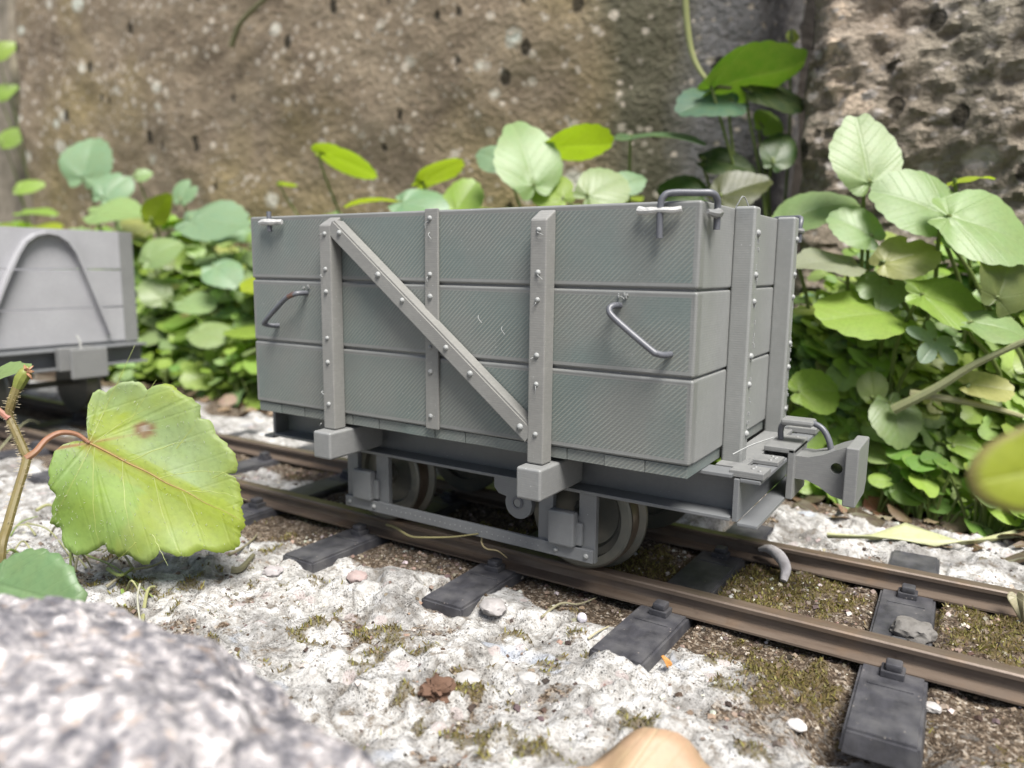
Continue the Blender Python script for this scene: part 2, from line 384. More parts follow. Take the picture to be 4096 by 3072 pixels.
def leaf_mat(name, trans=.35, rough=.42, veins=1.0, tmul=(1.15, 1.25, .5), vk=.15):
    m, nt, p, out = new_mat(name); N = NT(nt)
    tint = N.attr('tint', 'Color'); uv = N.n('ShaderNodeUVMap').outputs[0]; X = N.xyz(uv); v = N.obj()
    r = N.math('SQRT', N.math('ADD', N.math('MULTIPLY', X[0], X[0]), N.math('MULTIPLY', X[1], X[1])))
    th = N.math('ARCTAN2', X[1], X[0])
    rad = N.math('MULTIPLY', N.math('ABSOLUTE', N.math('SINE', N.math('MULTIPLY', th, 3.5 if veins < 2 else 3))), r)
    vein = N.ramp(rad, [(.012, 1), (.05, 0)])
    mid = N.ramp(N.math('ABSOLUTE', X[1]), [(.012, 1), (.04, 0)])
    sec = N.math('ABSOLUTE', N.math('SINE', N.math('MULTIPLY', N.math('SUBTRACT', X[0], N.math('ABSOLUTE', X[1])), 15)))
    sec = N.math('MULTIPLY', N.ramp(sec, [(.05, 1), (.2, 0)]), .5)
    vv = N.math('MAXIMUM', N.math('MAXIMUM', vein, mid), sec)
    f = N.noise(v, 2.2, 4); g = N.noise(v, 9, 3)
    c = N.mix(N.math('MULTIPLY', N.ramp(f, [(.35, 0), (.7, 1)]), .35), tint, N.mix(.55, tint, (.30, .30, .10)))
    c = N.mix(N.math('MULTIPLY', vv, vk * min(veins, 1)), c, N.mix(.5, tint, (.42, .48, .27)))
    c = N.mix(N.ramp(g, [(.3, .25), (.55, 0)]), c, N.mix(.5, tint, (.02, .05, .01)))
    N.l(c, p.inputs['Base Color']); p.inputs['Roughness'].default_value = rough
    p.inputs['Specular IOR Level'].default_value = .5
    h = N.math('ADD', N.math('MULTIPLY', vv, -.6), N.math('MULTIPLY', g, .4))
    nb = N.bump(h, .45, .03); N.l(nb, p.inputs['Normal'])
    t = N.n('ShaderNodeBsdfTranslucent'); N.l(N.mix(1, c, tmul, 'MULTIPLY'), t.inputs['Color'])
    mx = N.n('ShaderNodeMixShader'); mx.inputs[0].default_value = trans
    N.l(p.outputs[0], mx.inputs[1]); N.l(t.outputs[0], mx.inputs[2]); N.l(mx.outputs[0], out.inputs['Surface'])
    return m
M_LEAF = leaf_mat('round_leaf', .42, .43)
M_HERO = leaf_mat('hairy_leaf', .5, .55, 0)
M_STEM = leaf_mat('stem_green', .15, .5, 0)
M_DRY = leaf_mat('dry_leaf', .15, .55, 1.0, (1.1, 1, .8), .5)
M_MOSS = leaf_mat('moss_blades', .25, .7, 0)
def tint_mat(name, rough=.8, spec=.3):
    m, nt, p, out = new_mat(name); N = NT(nt); v = N.obj(); f = N.noise(v, 6, 4)
    t = N.attr('tint', 'Color'); N.l(N.mix(N.ramp(f, [(.3, .5), (.65, 0)]), t, N.mix(1, t, (.5, .48, .45), 'MULTIPLY')), p.inputs['Base Color'])
    p.inputs['Roughness'].default_value = rough; p.inputs['Specular IOR Level'].default_value = spec
    N.l(N.bump(f, .6, .05), p.inputs['Normal']); return m
M_TINT = tint_mat('bits'); 

# ------------------------------------------------------------------ world and sun
SUN_EL, SUN_AZ = math.radians(62), math.radians(-34)      # azimuth from +x towards +y
sdir = Vector((math.cos(SUN_EL) * math.cos(SUN_AZ), math.cos(SUN_EL) * math.sin(SUN_AZ), math.sin(SUN_EL)))
w = bpy.data.worlds.new('World'); sc.world = w; w.use_nodes = True
sky = w.node_tree.nodes.new('ShaderNodeTexSky'); sky.sky_type = 'NISHITA'; sky.sun_disc = False
sky.sun_elevation = SUN_EL; sky.sun_rotation = math.radians(90) - SUN_AZ; sky.dust_density = 4.0; sky.air_density = 1.0; sky.ozone_density = 1.0
bg = w.node_tree.nodes['Background']; bg.inputs['Strength'].default_value = .055
w.node_tree.links.new(sky.outputs[0], bg.inputs['Color'])
ld = bpy.data.lights.new('sun', 'SUN'); ld.energy = 3.2; ld.angle = math.radians(28); ld.color = (1, .975, .94)
lo = bpy.data.objects.new('sun', ld); col.objects.link(lo); lo.rotation_euler = sdir.to_track_quat('Z', 'Y').to_euler()
sc.view_settings.view_transform = 'Standard'; sc.view_settings.look = 'None'; sc.view_settings.exposure = 1.55

# ------------------------------------------------------------------ ground
def masks(x, y):
    e = (fbm(x * .5, y * .5, 5, 4) - .5) * 2.2
    yy = y + e
    d = sst(-.35, .75, yy) * (1 - sst(6.0, 7.3, yy)) * (1 - .8 * sst(-.5, -3, x) * sst(2.2, 2.8, yy) * (1 - sst(4.2, 5, yy)))  # the ballasted strip under the rails
    d = np.maximum(d, .5 * sst(.62, .72, fbm(x * .6 + 3, y * .6, 21, 4)) * sst(-8, -3, x + y * .2 + 6))
    d = np.maximum(d, .6 * sst(11.8, 13.6, x + e) * sst(-2.2, -.6, yy) * (1 - sst(.5, 1.5, y)))
    d = np.maximum(d, sst(9.6, 11.6, yy + (x < -5) * 0))
    wh = sst(-20, -6, x) * 0
    mo = .9 * sst(.60, .76, fbm(x * 1.5 + 40, y * 2.0 - 7, 33, 5, .62)) * sst(.42, .6, fbm(x * .3, y * .3, 37, 2))
    mo = np.maximum(mo * sst(-9, -3, x), .8 * sst(.56, .68, fbm(x * .6, y * .6 + 90, 41, 3)) * sst(.8, 2.2, y) * (1 - sst(5.6, 7.0, y)))
    for cx, cy, rx, ry in ((6.75, -2.55, .62, .3), (7.6, -2.9, .35, .18), (10.75, -4.3, .8, .42), (9.3, -3.3, .4, .25), (13.35, 4.6, 1.1, 1.3), (17.2, 4.6, 1.3, 1.3), (13.9, .5, 1.0, .9), (9.4, 3.8, 1.2, 1.2), (9.0, -1.2, .3, .2), (14.2, .2, .5, .4), (17, 3.6, .8, .6), (12.3, -2.7, .3, .25), (13.3, -.6, .5, .35)):
        q = ((x - cx) / rx) ** 2 + ((y - cy) / ry) ** 2 + (fbm(x * 3, y * 3, 60, 4) - .5) * 4.5
        mo = np.maximum(mo, sst(1.7, .2, q) * .95)
    return d, mo
def ground_z(x, y):
    d, mo = masks(x, y)
    z = -3.78 + (fbm(x * .33, y * .33, 1, 3) - .5) * .35
    crust = (fbm(x * 1.3, y * 1.3, 8, 4) - .5) * .46 + (fbm(x * 4.5, y * 4.5, 14, 3) - .5) * .15
    lumps = sst(.5, .75, fbm(x * .8, y * .8, 70, 3)) * .3
    z = z + crust * (1 - .55 * d) + lumps * (1 - d) * .9 + .10 * (1 - d)
    rut = np.abs(vn(x * 1.1, y * .9, 77) - .5); z = z - .09 * sst(.06, 0, rut) * (1 - d)
    near = sst(-.6, .4, y) * (1 - sst(6.2, 7.0, y)); z = np.minimum(z, -3.68) * near + z * (1 - near)
    z = z + mo * .07
    # room round each sleeper end
    for k in range(-6, 3):
        sx = 15.48 - 4.32 * (1 - k) + 4.32
        q = np.maximum(np.abs(x - sx) / .66, np.abs(y - 3.66) / 4.7)
        z = np.where(q < 1.0, np.minimum(z, -3.86), z)
        if k == 0: z = z - .38 * sst(1.0, .55, np.abs(x - sx) / 1.25) * sst(-2.6, -1.1, y) * (1 - sst(-.2, .6, y))
    z = z - .12 * sst(13.2, 14.2, x) * sst(-3.0, -1.2, y) * (1 - sst(.4, 1.2, y))
    z = z + .25 * sst(6.3, 9.5, y) * (fbm(x * .4, y * .4, 52, 3) - .25)
    z = z - .5 * sst(11, 13.5, y)
    return z
def axis_pts(a0, a1, fine0, fine1, step, grow=1.12):
    L = list(np.arange(fine0, fine1 + 1e-6, step)); s = step
    p = fine0
    while p > a0: s *= grow; p -= s; L.insert(0, p)
    s = step; p = L[-1]
    while p < a1: s *= grow; p += s; L.append(p)
    return np.array(L)
def grid_obj(name, xs, ys, zf, mat, kind=None):
    X, Y = np.meshgrid(xs, ys); Z = zf(X, Y); nx, ny = len(xs), len(ys)
    me = bpy.data.meshes.new(name); V = np.stack([X, Y, Z], -1).reshape(-1, 3)
    i = np.arange(nx * ny).reshape(ny, nx)
    F = np.stack([i[:-1, :-1], i[:-1, 1:], i[1:, 1:], i[1:, :-1]], -1).reshape(-1, 4)
    me.vertices.add(len(V)); me.vertices.foreach_set('co', V.ravel().astype(np.float32))
    me.loops.add(F.size); me.loops.foreach_set('vertex_index', F.ravel().astype(np.int32))
    me.polygons.add(len(F)); me.polygons.foreach_set('loop_start', np.arange(0, F.size, 4, dtype=np.int32)); me.polygons.foreach_set('loop_total', np.full(len(F), 4, np.int32))
    me.update(); me.validate(); me.polygons.foreach_set('use_smooth', [True] * len(F)); me.materials.append(mat)
    o = bpy.data.objects.new(name, me); col.objects.link(o)
    if kind: o['kind'] = kind
    return o, X, Y
xs = axis_pts(-6000, 6000, -7, 21, .06, 1.09); ys = axis_pts(-6000, 6000, -7.5, 10.5, .06, 1.09)
g, X, Y = grid_obj('ground', xs, ys, ground_z, M_GROUND, 'structure')
d, mo = masks(X, Y)
for nm, arr in (('dirt', d), ('moss', mo), ('pit', sst(.06, 0, np.abs(vn(X * 1.1, Y * .9, 77) - .5)) * (1 - d))):
    a = g.data.attributes.new(nm, 'FLOAT', 'POINT'); a.data.foreach_set('value', arr.ravel().astype(np.float32))
xs = axis_pts(-150, 60, -60, 40, .5, 1.2); ys = np.arange(11.6, 60, .4)
def soil_z(x, y):
    return -4.35 + .75 * sst(11.6, 13.2, y + (fbm(x * .3, y * .3, 3, 3) - .5) * 2) + (fbm(x * .5, y * .5, 91, 4) - .5) * .9
grid_obj('garden_soil', xs, ys, soil_z, M_SOIL, 'structure')
def gz(x, y): return float(ground_z(np.array([x]), np.array([y]))[0])

# ------------------------------------------------------------------ track
RY1, RY2 = 1.73, 5.64
def rail(yc, label):
    h = [(.06, -3.62), (.33, -3.62), (.33, -3.575), (.07, -3.50), (.045, -3.30), (.16, -3.27), (.165, -3.19), (.135, -3.16)]
    prof = [(yc + a, z) for a, z in h] + [(yc - a, z) for a, z in h[::-1]]
    b = MB(); b.prism(prof, 0, -70, 60, 0)
    o = b.build('rail', M_RAIL, org=(0, yc, -3.62)); return tag(o, label, 'rail', 'rails of the model track')
rail(RY1, 'brown weathered steel rail nearest the camera, in front of the wagon wheels')
rail(RY2, 'brown weathered steel rail on the far side, beside the leafy bed')
sl_lab = {3: 'black plastic sleeper at the far lower right corner of the track',
          2: 'black plastic sleeper with the whole near end exposed, grey pebble on its middle',
          1: 'black plastic sleeper with an orange seed husk at its near end, right of the wheel',
          0: 'black plastic sleeper below the wagon tie bar, its near end half buried in crust',
          -1: 'black plastic sleeper below the left wheel of the open wagon',
          -2: 'black plastic sleeper just left of the open wagon, beside the big lobed leaf',
          -3: 'black plastic sleeper between the two wagons, partly behind the big lobed leaf',
          -4: 'dark sleeper in the gap nearest the far wagon', -5: 'dark sleeper at the end of the far wagon', -6: 'dark sleeper in the shade under the far wagon'}
def sleeper(sx, label, k):
    r = thing('sleeper', (sx, 3.66, -4.0), label, 'sleeper', 'sleepers under the rails')
    b = MB(); rr = random.Random(k)
    bm = bmesh.new(); bmesh.ops.create_cube(bm, size=1)
    for v in bm.verts:
        tp = v.co.z > 0
        v.co = Vector((v.co.x * (1.10 if tp else 1.2), v.co.y * (9.2 if tp else 9.3), -3.6 if tp else -4.05))
    bmesh.ops.subdivide_edges(bm, edges=bm.edges[:], cuts=3, use_grid_fill=True)
    bmesh.ops.bevel(bm, geom=[e for e in bm.edges if e.calc_face_angle(0) > .7], offset=.05, segments=2, affect='EDGES')
    b.bm(bm, Matrix.Translation((sx, 3.66, 0)))
    b.build('sleeper_body', M_SLEEP, r)
    for yc, sg in ((RY1, -1), (RY2, -1), (RY1, 1), (RY2, 1)):
        c = MB(); y0 = yc + sg * .31; 
        lo_, hi_ = sorted((y0, y0 + sg * .36))
        c.box(sx - .20, sx + .20, lo_, hi_, -3.61, -3.47, .03)
        c.box(sx - .13, sx + .15, lo_ + .02, hi_ - .05, -3.48, -3.33, .04)
        o1 = c.build('rail_chair', M_SLEEP, r)
        ridge = MB(); yy = yc + sg * .98
        ridge.box(sx - .37, sx + .37, yy - .035, yy + .035, -3.61, -3.575, .012)
        ridge.build('sleeper_ridge', M_SLEEP, r)
    r.rotation_euler = (0, 0, rr.uniform(-.03, .03))
for k in range(-6, 4): sleeper(15.48 + 4.32 * (k - 2), sl_lab[k], k)

# ------------------------------------------------------------------ main wagon
L, W, H = 12.0, 7.6, 4.83
T = .32
org = (6.05, 3.8, -3.16)
wg = thing('open_wagon', org, 'grey plastic three-plank open wagon with diagonal brace, standing on the track in the centre', 'wagon', 'model wagons on the track')
tiers = [(0.0, 1.62), (1.655, 3.225), (3.26, H)]
for z0, z1 in tiers:
    for s in (0, 1):
        y0 = 0 if s == 0 else W - T
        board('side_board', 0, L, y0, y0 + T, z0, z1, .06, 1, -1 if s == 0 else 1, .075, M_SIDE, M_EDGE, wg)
        x0 = .0 if s == 0 else L - T
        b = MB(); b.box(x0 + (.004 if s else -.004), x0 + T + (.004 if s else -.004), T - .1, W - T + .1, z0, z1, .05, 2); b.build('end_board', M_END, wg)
b = MB(); b.box(T, L - T, T, W - T, -.05, .1)                      # inner floor
for s in (0, 1):                                                 # dark groove liners behind the joints
    y0 = .06 if s == 0 else W - .16
    b.box(.06, L - .06, y0, y0 + .10, 0.02, H - .05)
    x0 = .06 if s == 0 else L - .16
    b.box(x0, x0 + .10, .2, W - .2, .02, H - .05)
b.build('floor', M_FRAME, wg)
nx = 14
for k in range(nx):
    b = MB(); b.box(.05 + k * (L - .1) / nx + .004, .05 + (k + 1) * (L - .1) / nx - .004, .05 + .012 * (k % 3), W - .03, -.25, -.012, .012); b.build('floor_plank', M_SIDE, wg)
def rivet(parent, c, axis, sign, r=.062, name='rivet'):
    b = MB(); b.dome(c, r * random.uniform(.9, 1.1), axis, sign, .85); o = b.build(name, M_RIVET, parent); return o
PZ = [4.345, 3.525, 2.995, 1.895, 1.315, .293]
def strings(parent, pts, name='print_string', r=.008):
    b = MB(); b.tube(pts, r, 5, 5); b.build(name, M_RIVET, parent)
posts = []
for s in (0, 1):
    sy = lambda y: y if s == 0 else W - y
    sg = -1 if s == 0 else 1
    for xc in (3.09, 8.9):
        b = MB(); x0, x1 = xc - .19, xc + .19
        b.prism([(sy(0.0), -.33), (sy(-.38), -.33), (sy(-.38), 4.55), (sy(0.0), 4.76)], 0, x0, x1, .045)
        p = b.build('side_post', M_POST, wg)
        for z in PZ: rivet(p, (xc + .01, sy(-.378), z), 1, sg)
        b = MB(); b.box(xc + .03 - .29, xc + .03 + .29, min(sy(-.68), sy(1.2)), max(sy(-.68), sy(1.2)), -1.01, -.34, .06, 3); b.build('support_block', M_GREY, wg)
    # brace, from the top of the left post to the foot of the right one
    b = MB(); a0 = Vector((3.22, 0, 4.53)); a1 = Vector((8.78, 0, .20)); dv = (a1 - a0).normalized(); nv = Vector((-dv.z, 0, dv.x))
    hw = .185
    q = [a0 + nv * hw, a1 + nv * hw, a1 - nv * hw, a0 - nv * hw]
    lo_, hi_ = sorted((sy(.01), sy(-.365)))
    m = bmesh.new(); f0 = [m.verts.new((v.x, lo_, v.z)) for v in q]; f1 = [m.verts.new((v.x, hi_, v.z)) for v in q]
    m.faces.new(f0); m.faces.new(f1[::-1])
    for i in range(4): m.faces.new((f0[i], f1[i], f1[(i + 1) % 4], f0[(i + 1) % 4]))
    bmesh.ops.recalc_face_normals(m, faces=m.faces[:]); bmesh.ops.bevel(m, geom=m.edges[:], offset=.04, segments=2, affect='EDGES')
    b.bm(m); p = b.build('diagonal_brace', M_POST, wg)
    for x, z in ((3.56, 4.36), (4.734, 3.42), (5.435, 2.87), (6.645, 1.90), (7.28, 1.39), (8.536, .40)): rivet(p, (x, sy(-.363), z), 1, sg, .07)
    b = MB(); lo_, hi_ = sorted((sy(.01), sy(-.07))); b.box(5.83, 6.2, lo_, hi_, -.02, 4.86, .03); p = b.build('strap', M_POST, wg)
    for z in (4.65, 3.444, 2.96, 1.84, 1.29, .28): rivet(p, (5.985, sy(-.068), z), 1, sg)
    # grab handles
    for hx in (0, 1):
        pts = [(2.04, .05, 2.93), (2.0, -.2, 2.93), (1.9, -.3, 2.90), (1.62, -.33, 2.78), (.86, -.33, 2.2), (.80, -.28, 2.11), (.90, -.12, 2.07), (.95, .05, 2.07)] if hx == 0 else \
              [(10.50, .05, 2.93), (10.46, -.2, 2.93), (10.42, -.30, 2.86), (10.55, -.33, 2.70), (11.28, -.33, 2.17), (11.40, -.30, 2.10), (11.50, -.18, 2.07), (11.54, .05, 2.07)]
        b = MB(); b.tube([(x, sy(y), z) for x, y, z in pts], .062, 10, 4); o = b.build('grab_handle', M_WIRE, wg)
        if hx == 0:
            b = MB(); b.tube([(1.93, sy(-.28), 2.915), (1.84, sy(-.32), 2.88), (1.74, sy(-.335), 2.84)], .065, 10, 4); b.build('bare_copper_patch', M_COPPER, o)
        b = MB()
        for q in range(5):
            x = (2.03 if hx == 0 else 10.55) + random.uniform(-.12, .14); z = 3.05 + random.uniform(-.03, .1)
            b.box(x, x + .03, min(sy(.0), sy(-.04)), max(sy(0), sy(-.04)), z, z + random.uniform(.03, .1), .008)
        b.build('print_burr', M_RIVET, o)
# corner hoops that tie sides to ends
def hoop(sx, sy_):
    ex = 1 if sx else -1; X0 = L if sx else 0; ey = 1 if sy_ else -1; Y0 = W if sy_ else 0
    if sx: c = [(11.29, -.14, 4.17), (11.285, -.14, 4.74), (11.33, -.12, 4.90), (11.45, -.05, 4.965), (11.9, .12, 4.965), (12.09, .22, 4.96), (12.15, .33, 4.88), (12.15, .41, 4.72), (12.15, .42, 4.33)]
    else: c = [(.915, -.13, 4.44), (.90, -.13, 4.6), (.885, -.12, 4.8), (.87, -.11, 4.93)]
    if sy_: c = [(x, W - y, z) for x, y, z in c]
    b = MB(); b.tube(c, .062, 10, 4); o = b.build('corner_hoop' if sx else 'corner_pin', M_WIRE, wg)
    for kind in ((0, 1) if sx else (0,)):
        b = MB(); pts = []
        n = 7
        for i in range(n):
            t = i / (n - 1); h_ = random.uniform(-.015, .015)
            if kind == 0:
                xa, xb = (10.86, 11.67) if sx else (.5, 1.33)
                y = -.1 - .07 * math.sin(t * math.pi); pts.append((xa + (xb - xa) * t, y if not sy_ else W - y, 4.665 + h_))
            else:
                y = .08 + .62 * t; x = X0 + ex * (.08 + .1 * math.sin(t * math.pi)); pts.append((x, y if not sy_ else W - y, 4.62 + h_))
        b.tube(pts, [random.uniform(.045, .085) for _ in range(n)], 8, 4); b.build('glue_bead', M_GLUE if kind == 0 else M_GREY, o)
for a in (0, 1):
    for c in (0, 1): hoop(a, c)
# end posts
for s in (0, 1):
    ex = 1 if s else -1; X0 = L if s else 0
    for yc in (2.16, 5.62):
        b = MB(); x0, x1 = sorted((X0 - ex * .01, X0 + ex * .42)); b.box(x0, x1, yc - .2, yc + .2, -.32, 4.86, .06, 3); p = b.build('end_post', M_END, wg)
        for z in PZ: rivet(p, (X0 + ex * .418, yc + .03, z), 0, ex, .07)
        if s:
            b = MB()
            for q in range(26):
                z = random.uniform(-.1, 4.4); y = yc + random.uniform(.02, .19); b.box(X0 + .415, X0 + .415 + random.uniform(.01, .035), y, y + .03, z, z + random.uniform(.02, .1), .006)
            b.build('print_burr', M_RIVET, p)
    if s:
        strings(wg, [(12.12, 1.62, 4.80), (12.2, 1.66, 4.98), (12.22, 1.74, 5.02), (12.25, 1.82, 4.97), (12.3, 1.86, 4.84)], r=.012)
        strings(wg, [(12.35, 1.55, -.02), (12.6, 2.0, .12), (12.9, 2.5, .22)], r=.014)
r_ = random.Random(31)
for (x, z) in ((3.09, 4.34), (3.0, 3.4), (5.98, 4.6), (6.0, 4.35), (5.95, 3.4), (8.9, 4.3), (8.92, 3.5), (8.88, 2.95), (8.85, 1.85), (8.9, 1.3), (2.85, -.2), (10.5, 3.1), (7.3, 2.6), (7.9, 2.4), (2.95, .6)):
    p0 = Vector((x, -.40 if x not in (5.98, 6.0, 5.95, 7.3, 7.9, 10.5) else -.09, z)); d1 = Vector((r_.uniform(-.14, .14), -.03, -r_.uniform(.04, .2)))
    strings(wg, [p0, p0 + d1 * .5 + Vector((r_.uniform(-.05, .05), -.03, .02)), p0 + d1], r=.0085)
# under frame: solebars, headstocks
for s in (0, 1):
    sy = lambda y: y if s == 0 else W - y
    def by(b, x0, x1, ya, yb, z0, z1, bev=.02):
        lo_, hi_ = sorted((sy(ya), sy(yb))); b.box(x0, x1, lo_, hi_, z0, z1, bev)
    b = MB(); by(b, -.48, 12.53, 1.44, 1.5, -1.13, -.30); by(b, -.48, 12.53, .92, 1.45, -1.20, -1.12); by(b, -.48, 12.53, .92, 1.45, -.34, -.262)
    b.build('solebar', M_FRAME, wg)
    for xc in (3.05, 8.95):
        g_ = MB()
        by(g_, xc - .72, xc - .34, .97, 1.12, -2.5, -1.195); by(g_, xc + .30, xc + .72, .97, 1.12, -2.74, -1.195)
        by(g_, xc - .36, xc + .32, .98, 1.11, -2.5, -1.72)
        ag = g_.build('axle_guard', M_FRAME, wg)
        b = MB(); by(b, xc - .36, xc + .30, .74, .985, -2.42, -1.62, .07); b.build('axle_box', M_FRAME, ag)
        b = MB(); by(b, xc + .1, xc + .44, .86, .984, -2.38, -1.86, .05); b.build('axle_box_lug', M_FRAME, ag)
    b = MB(); by(b, 2.32, 9.66, .87, .975, -2.72, -2.42, .03); tb = b.build('tie_bar', M_FRAME, wg)
    for x in (2.5, 3.35, 8.75, 9.5): rivet(tb, (x, sy(.872), -2.57), 1, -1 if s == 0 else 1, .065)
    b = MB()
    for k in range(30): rivet_x = 3.8 + k * .155; b.dome((rivet_x, sy(.872), -2.56 - random.uniform(-.02, .02)), .018, 1, -1 if s == 0 else 1, .8, 6)
    b.build('seam_dots', M_RIVET, tb)
    # pivot lug below the solebar
    pts = [(7.05, -1.19), (8.15, -1.19), (8.15, -1.36)] + [(7.72 + .36 * math.cos(a), -1.72 + .36 * math.sin(a)) for a in np.linspace(.35, -math.pi - .35, 14)] + [(7.18, -1.56), (7.05, -1.42)]
    lo_, hi_ = sorted((sy(.93), sy(1.12))); b = MB(); b.prism([(x, z) for x, z in pts], 1, lo_, hi_, .015) ; lug = b.build('pivot_lug', M_FRAME, wg)
    b = MB(); b.lathe([(.15, 0), (.15, .03), (.105, .03), (.105, 0)], (7.70, sy(.90) - (0 if s == 0 else .03), -1.70), 20); b.build('pivot_ring', M_WIRE, lug)
    b = MB(); b.lathe([(.001, 0), (.09, 0), (.09, .02), (.001, .02)], (7.70, sy(.915) - (0 if s == 0 else .02), -1.70), 20); b.build('pivot_pin', M_GREY, lug)
for s in (0, 1):
    fx = lambda x: x if s else 12.06 - x
    def bx(b, xa, xb, y0, y1, z0, z1, bev=.02):
        lo_, hi_ = sorted((fx(xa), fx(xb))); b.box(lo_, hi_, y0, y1, z0, z1, bev)
    b = MB(); y0, y1 = 1.0, W - 1.0
    bx(b, 12.55, 12.66, y0, y1, -1.22, -.36); bx(b, 12.655, 13.05, y0, y1, -1.30, -1.22); bx(b, 12.655, 13.05, y0 + .04, y1 - .04, -.43, -.35)
    hs = b.build('headstock', M_FRAME, wg)
    for (ya, yb, xa, xb, z0, z1) in ((1.05, 1.62, 12.44, 13.1, -.335, -.20), (2.35, 2.95, 12.46, 13.06, -.347, -.255), (W - 2.95, W - 2.35, 12.46, 13.06, -.347, -.255), (W - 1.62, W - 1.05, 12.44, 13.1, -.335, -.20)):
        b = MB(); bx(b, xa, xb, ya, yb, z0, z1, .02)
        for q in range(4):
            b.dome((fx(random.uniform(xa + .35, xb - .1)), random.uniform(ya + .1, yb - .1), z1 - .005), .045, 2, 1, .8)
        b.build('headstock_pad', M_GREY, hs)
    b = MB(); bx(b, 12.0, 12.56, 1.6, W - 1.6, -.36, -.27); b.build('end_sill', M_GREY, wg)
    # coupling: bracket, flared neck with a hole, buffer plate, pin wire
    b = MB(); bx(b, 12.55, 13.2, 3.22, 4.5, -.25, -.13, .03); bx(b, 13.05, 13.2, 3.22, 4.5, -1.25, -.14, .03); cb = b.build('coupling_bracket', M_GREY, wg)
    b = MB()
    prof = [(13.19, -.80), (13.19, -.30), (13.45, -.30), (13.75, -.2), (14.0, -.06), (14.22, .03), (14.22, -1.12), (13.95, -1.06), (13.7, -.90), (13.45, -.80)]
    hole = [(14.02 + .12 * math.cos(a), -.46 + .12 * math.sin(a)) for a in np.linspace(0, 2 * math.pi, 17)[:-1]]
    m = bmesh.new()
    def loop(pts, y): return [m.verts.new((fx(x), y, z)) for x, z in pts]
    ya, yb = 3.36, 4.24
    Aout, Bout = loop(prof, ya), loop(prof, yb); Ain, Bin = loop(hole, ya), loop(hole, yb)
    for lp in (Aout, Bout, Ain, Bin):
        for i in range(len(lp)): m.edges.new((lp[i], lp[(i + 1) % len(lp)]))
    for o_, i_ in ((Aout, Ain), (Bout, Bin)):
        es = [e for e in m.edges if all(v in set(o_ + i_) for v in e.verts)]
        bmesh.ops.triangle_fill(m, use_beauty=True, edges=es)
    for P, Q in ((Aout, Bout), (Ain, Bin)):
        for i in range(len(P)): m.faces.new((P[i], P[(i + 1) % len(P)], Q[(i + 1) % len(P)], Q[i]))
    bmesh.ops.recalc_face_normals(m, faces=m.faces[:]); b.bm(m); b.build('coupling_neck', M_GREY, cb)
    b = MB(); b.prism([(3.05, .08), (4.5, .08), (4.5, -.92), (4.28, -1.16), (3.05, -1.16)], 0, *sorted((fx(14.215), fx(14.47))), .035); b.build('buffer_plate', M_GREY, cb)
    b = MB(); b.tube([(fx(x), y, z) for x, y, z in ((12.72, 4.0, -.12), (12.72, 4.0, .18), (12.9, 3.98, .3), (13.3, 3.95, .34), (13.58, 3.9, .26), (13.75, 3.86, .02), (13.82, 3.84, -.25), (13.84, 3.83, -.42))], .065, 10, 5); pw = b.build('coupling_pin', M_WIRE, cb)
    b = MB(); bx(b, 12.75, 13.42, 3.72, 4.22, .26, .40, .05); b.build('pin_handle', M_GREY, pw)
# wheelsets
for xc in (3.05, 9.0):
    zc = -3.16 + 1.26
    for s in (0, 1):
        yf = (lambda y: y) if s == 0 else (lambda y: 2 * 3.685 - y)
        sgn = 1 if s == 0 else -1
        def lat(name, prof, mat, par):
            b = MB(); b.lathe([(r, sgn * y) for r, y in prof], (xc, yf(1.52), zc), 64); return b.build(name, mat, par)
        wh = lat('wheel', [(1.02, 0), (1.20, 0), (1.25, .04), (1.26, .42), (1.30, .44), (1.40, .50), (1.41, .56), (1.38, .60), (1.02, .60)], M_WHEEL, wg)
        lat('tread', [(1.262, .07), (1.268, .07), (1.272, .40), (1.266, .40)], M_TREAD, wh)
        lat('wheel_disc', [(.02, .26), (.26, .20), (.30, .30), (.80, .34), (.86, .24), (1.04, .20), (1.04, .44), (.02, .46)], M_WHEEL, wh)
    b = MB(); b.tube([(xc, 1.0, zc), (xc, W - 1.0, zc)], .14, 16, 0); b.build('axle', M_WHEEL, wg)

# ------------------------------------------------------------------ second wagon, end on at the left
fx0 = -16.7; cy2 = 3.6
w2 = thing('low_wagon', (fx0 - 7, cy2, -3.16), 'blurred grey wagon with a hooped iron on its end, standing behind at the left edge', 'wagon', 'model wagons on the track')
hw2 = 3.3
for z0, z1 in ((.16, 1.64), (1.70, 3.28), (3.34, 4.98)):
    for y in (-1, 1):
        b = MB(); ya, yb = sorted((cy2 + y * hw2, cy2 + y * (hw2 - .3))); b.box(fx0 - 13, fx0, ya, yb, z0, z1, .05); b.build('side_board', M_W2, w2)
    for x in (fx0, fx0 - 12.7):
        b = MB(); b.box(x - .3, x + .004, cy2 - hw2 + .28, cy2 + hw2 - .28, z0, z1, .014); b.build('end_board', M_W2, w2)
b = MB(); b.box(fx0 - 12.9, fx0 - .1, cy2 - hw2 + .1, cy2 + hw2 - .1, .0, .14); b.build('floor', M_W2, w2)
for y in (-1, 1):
    b = MB(); ya, yb = sorted((cy2 + y * (hw2 + .004), cy2 + y * (hw2 - .62))); b.box(fx0 - .1, fx0 + .035, ya, yb, .1, 4.98, .02); b.build('corner_plate', M_GREY, w2)
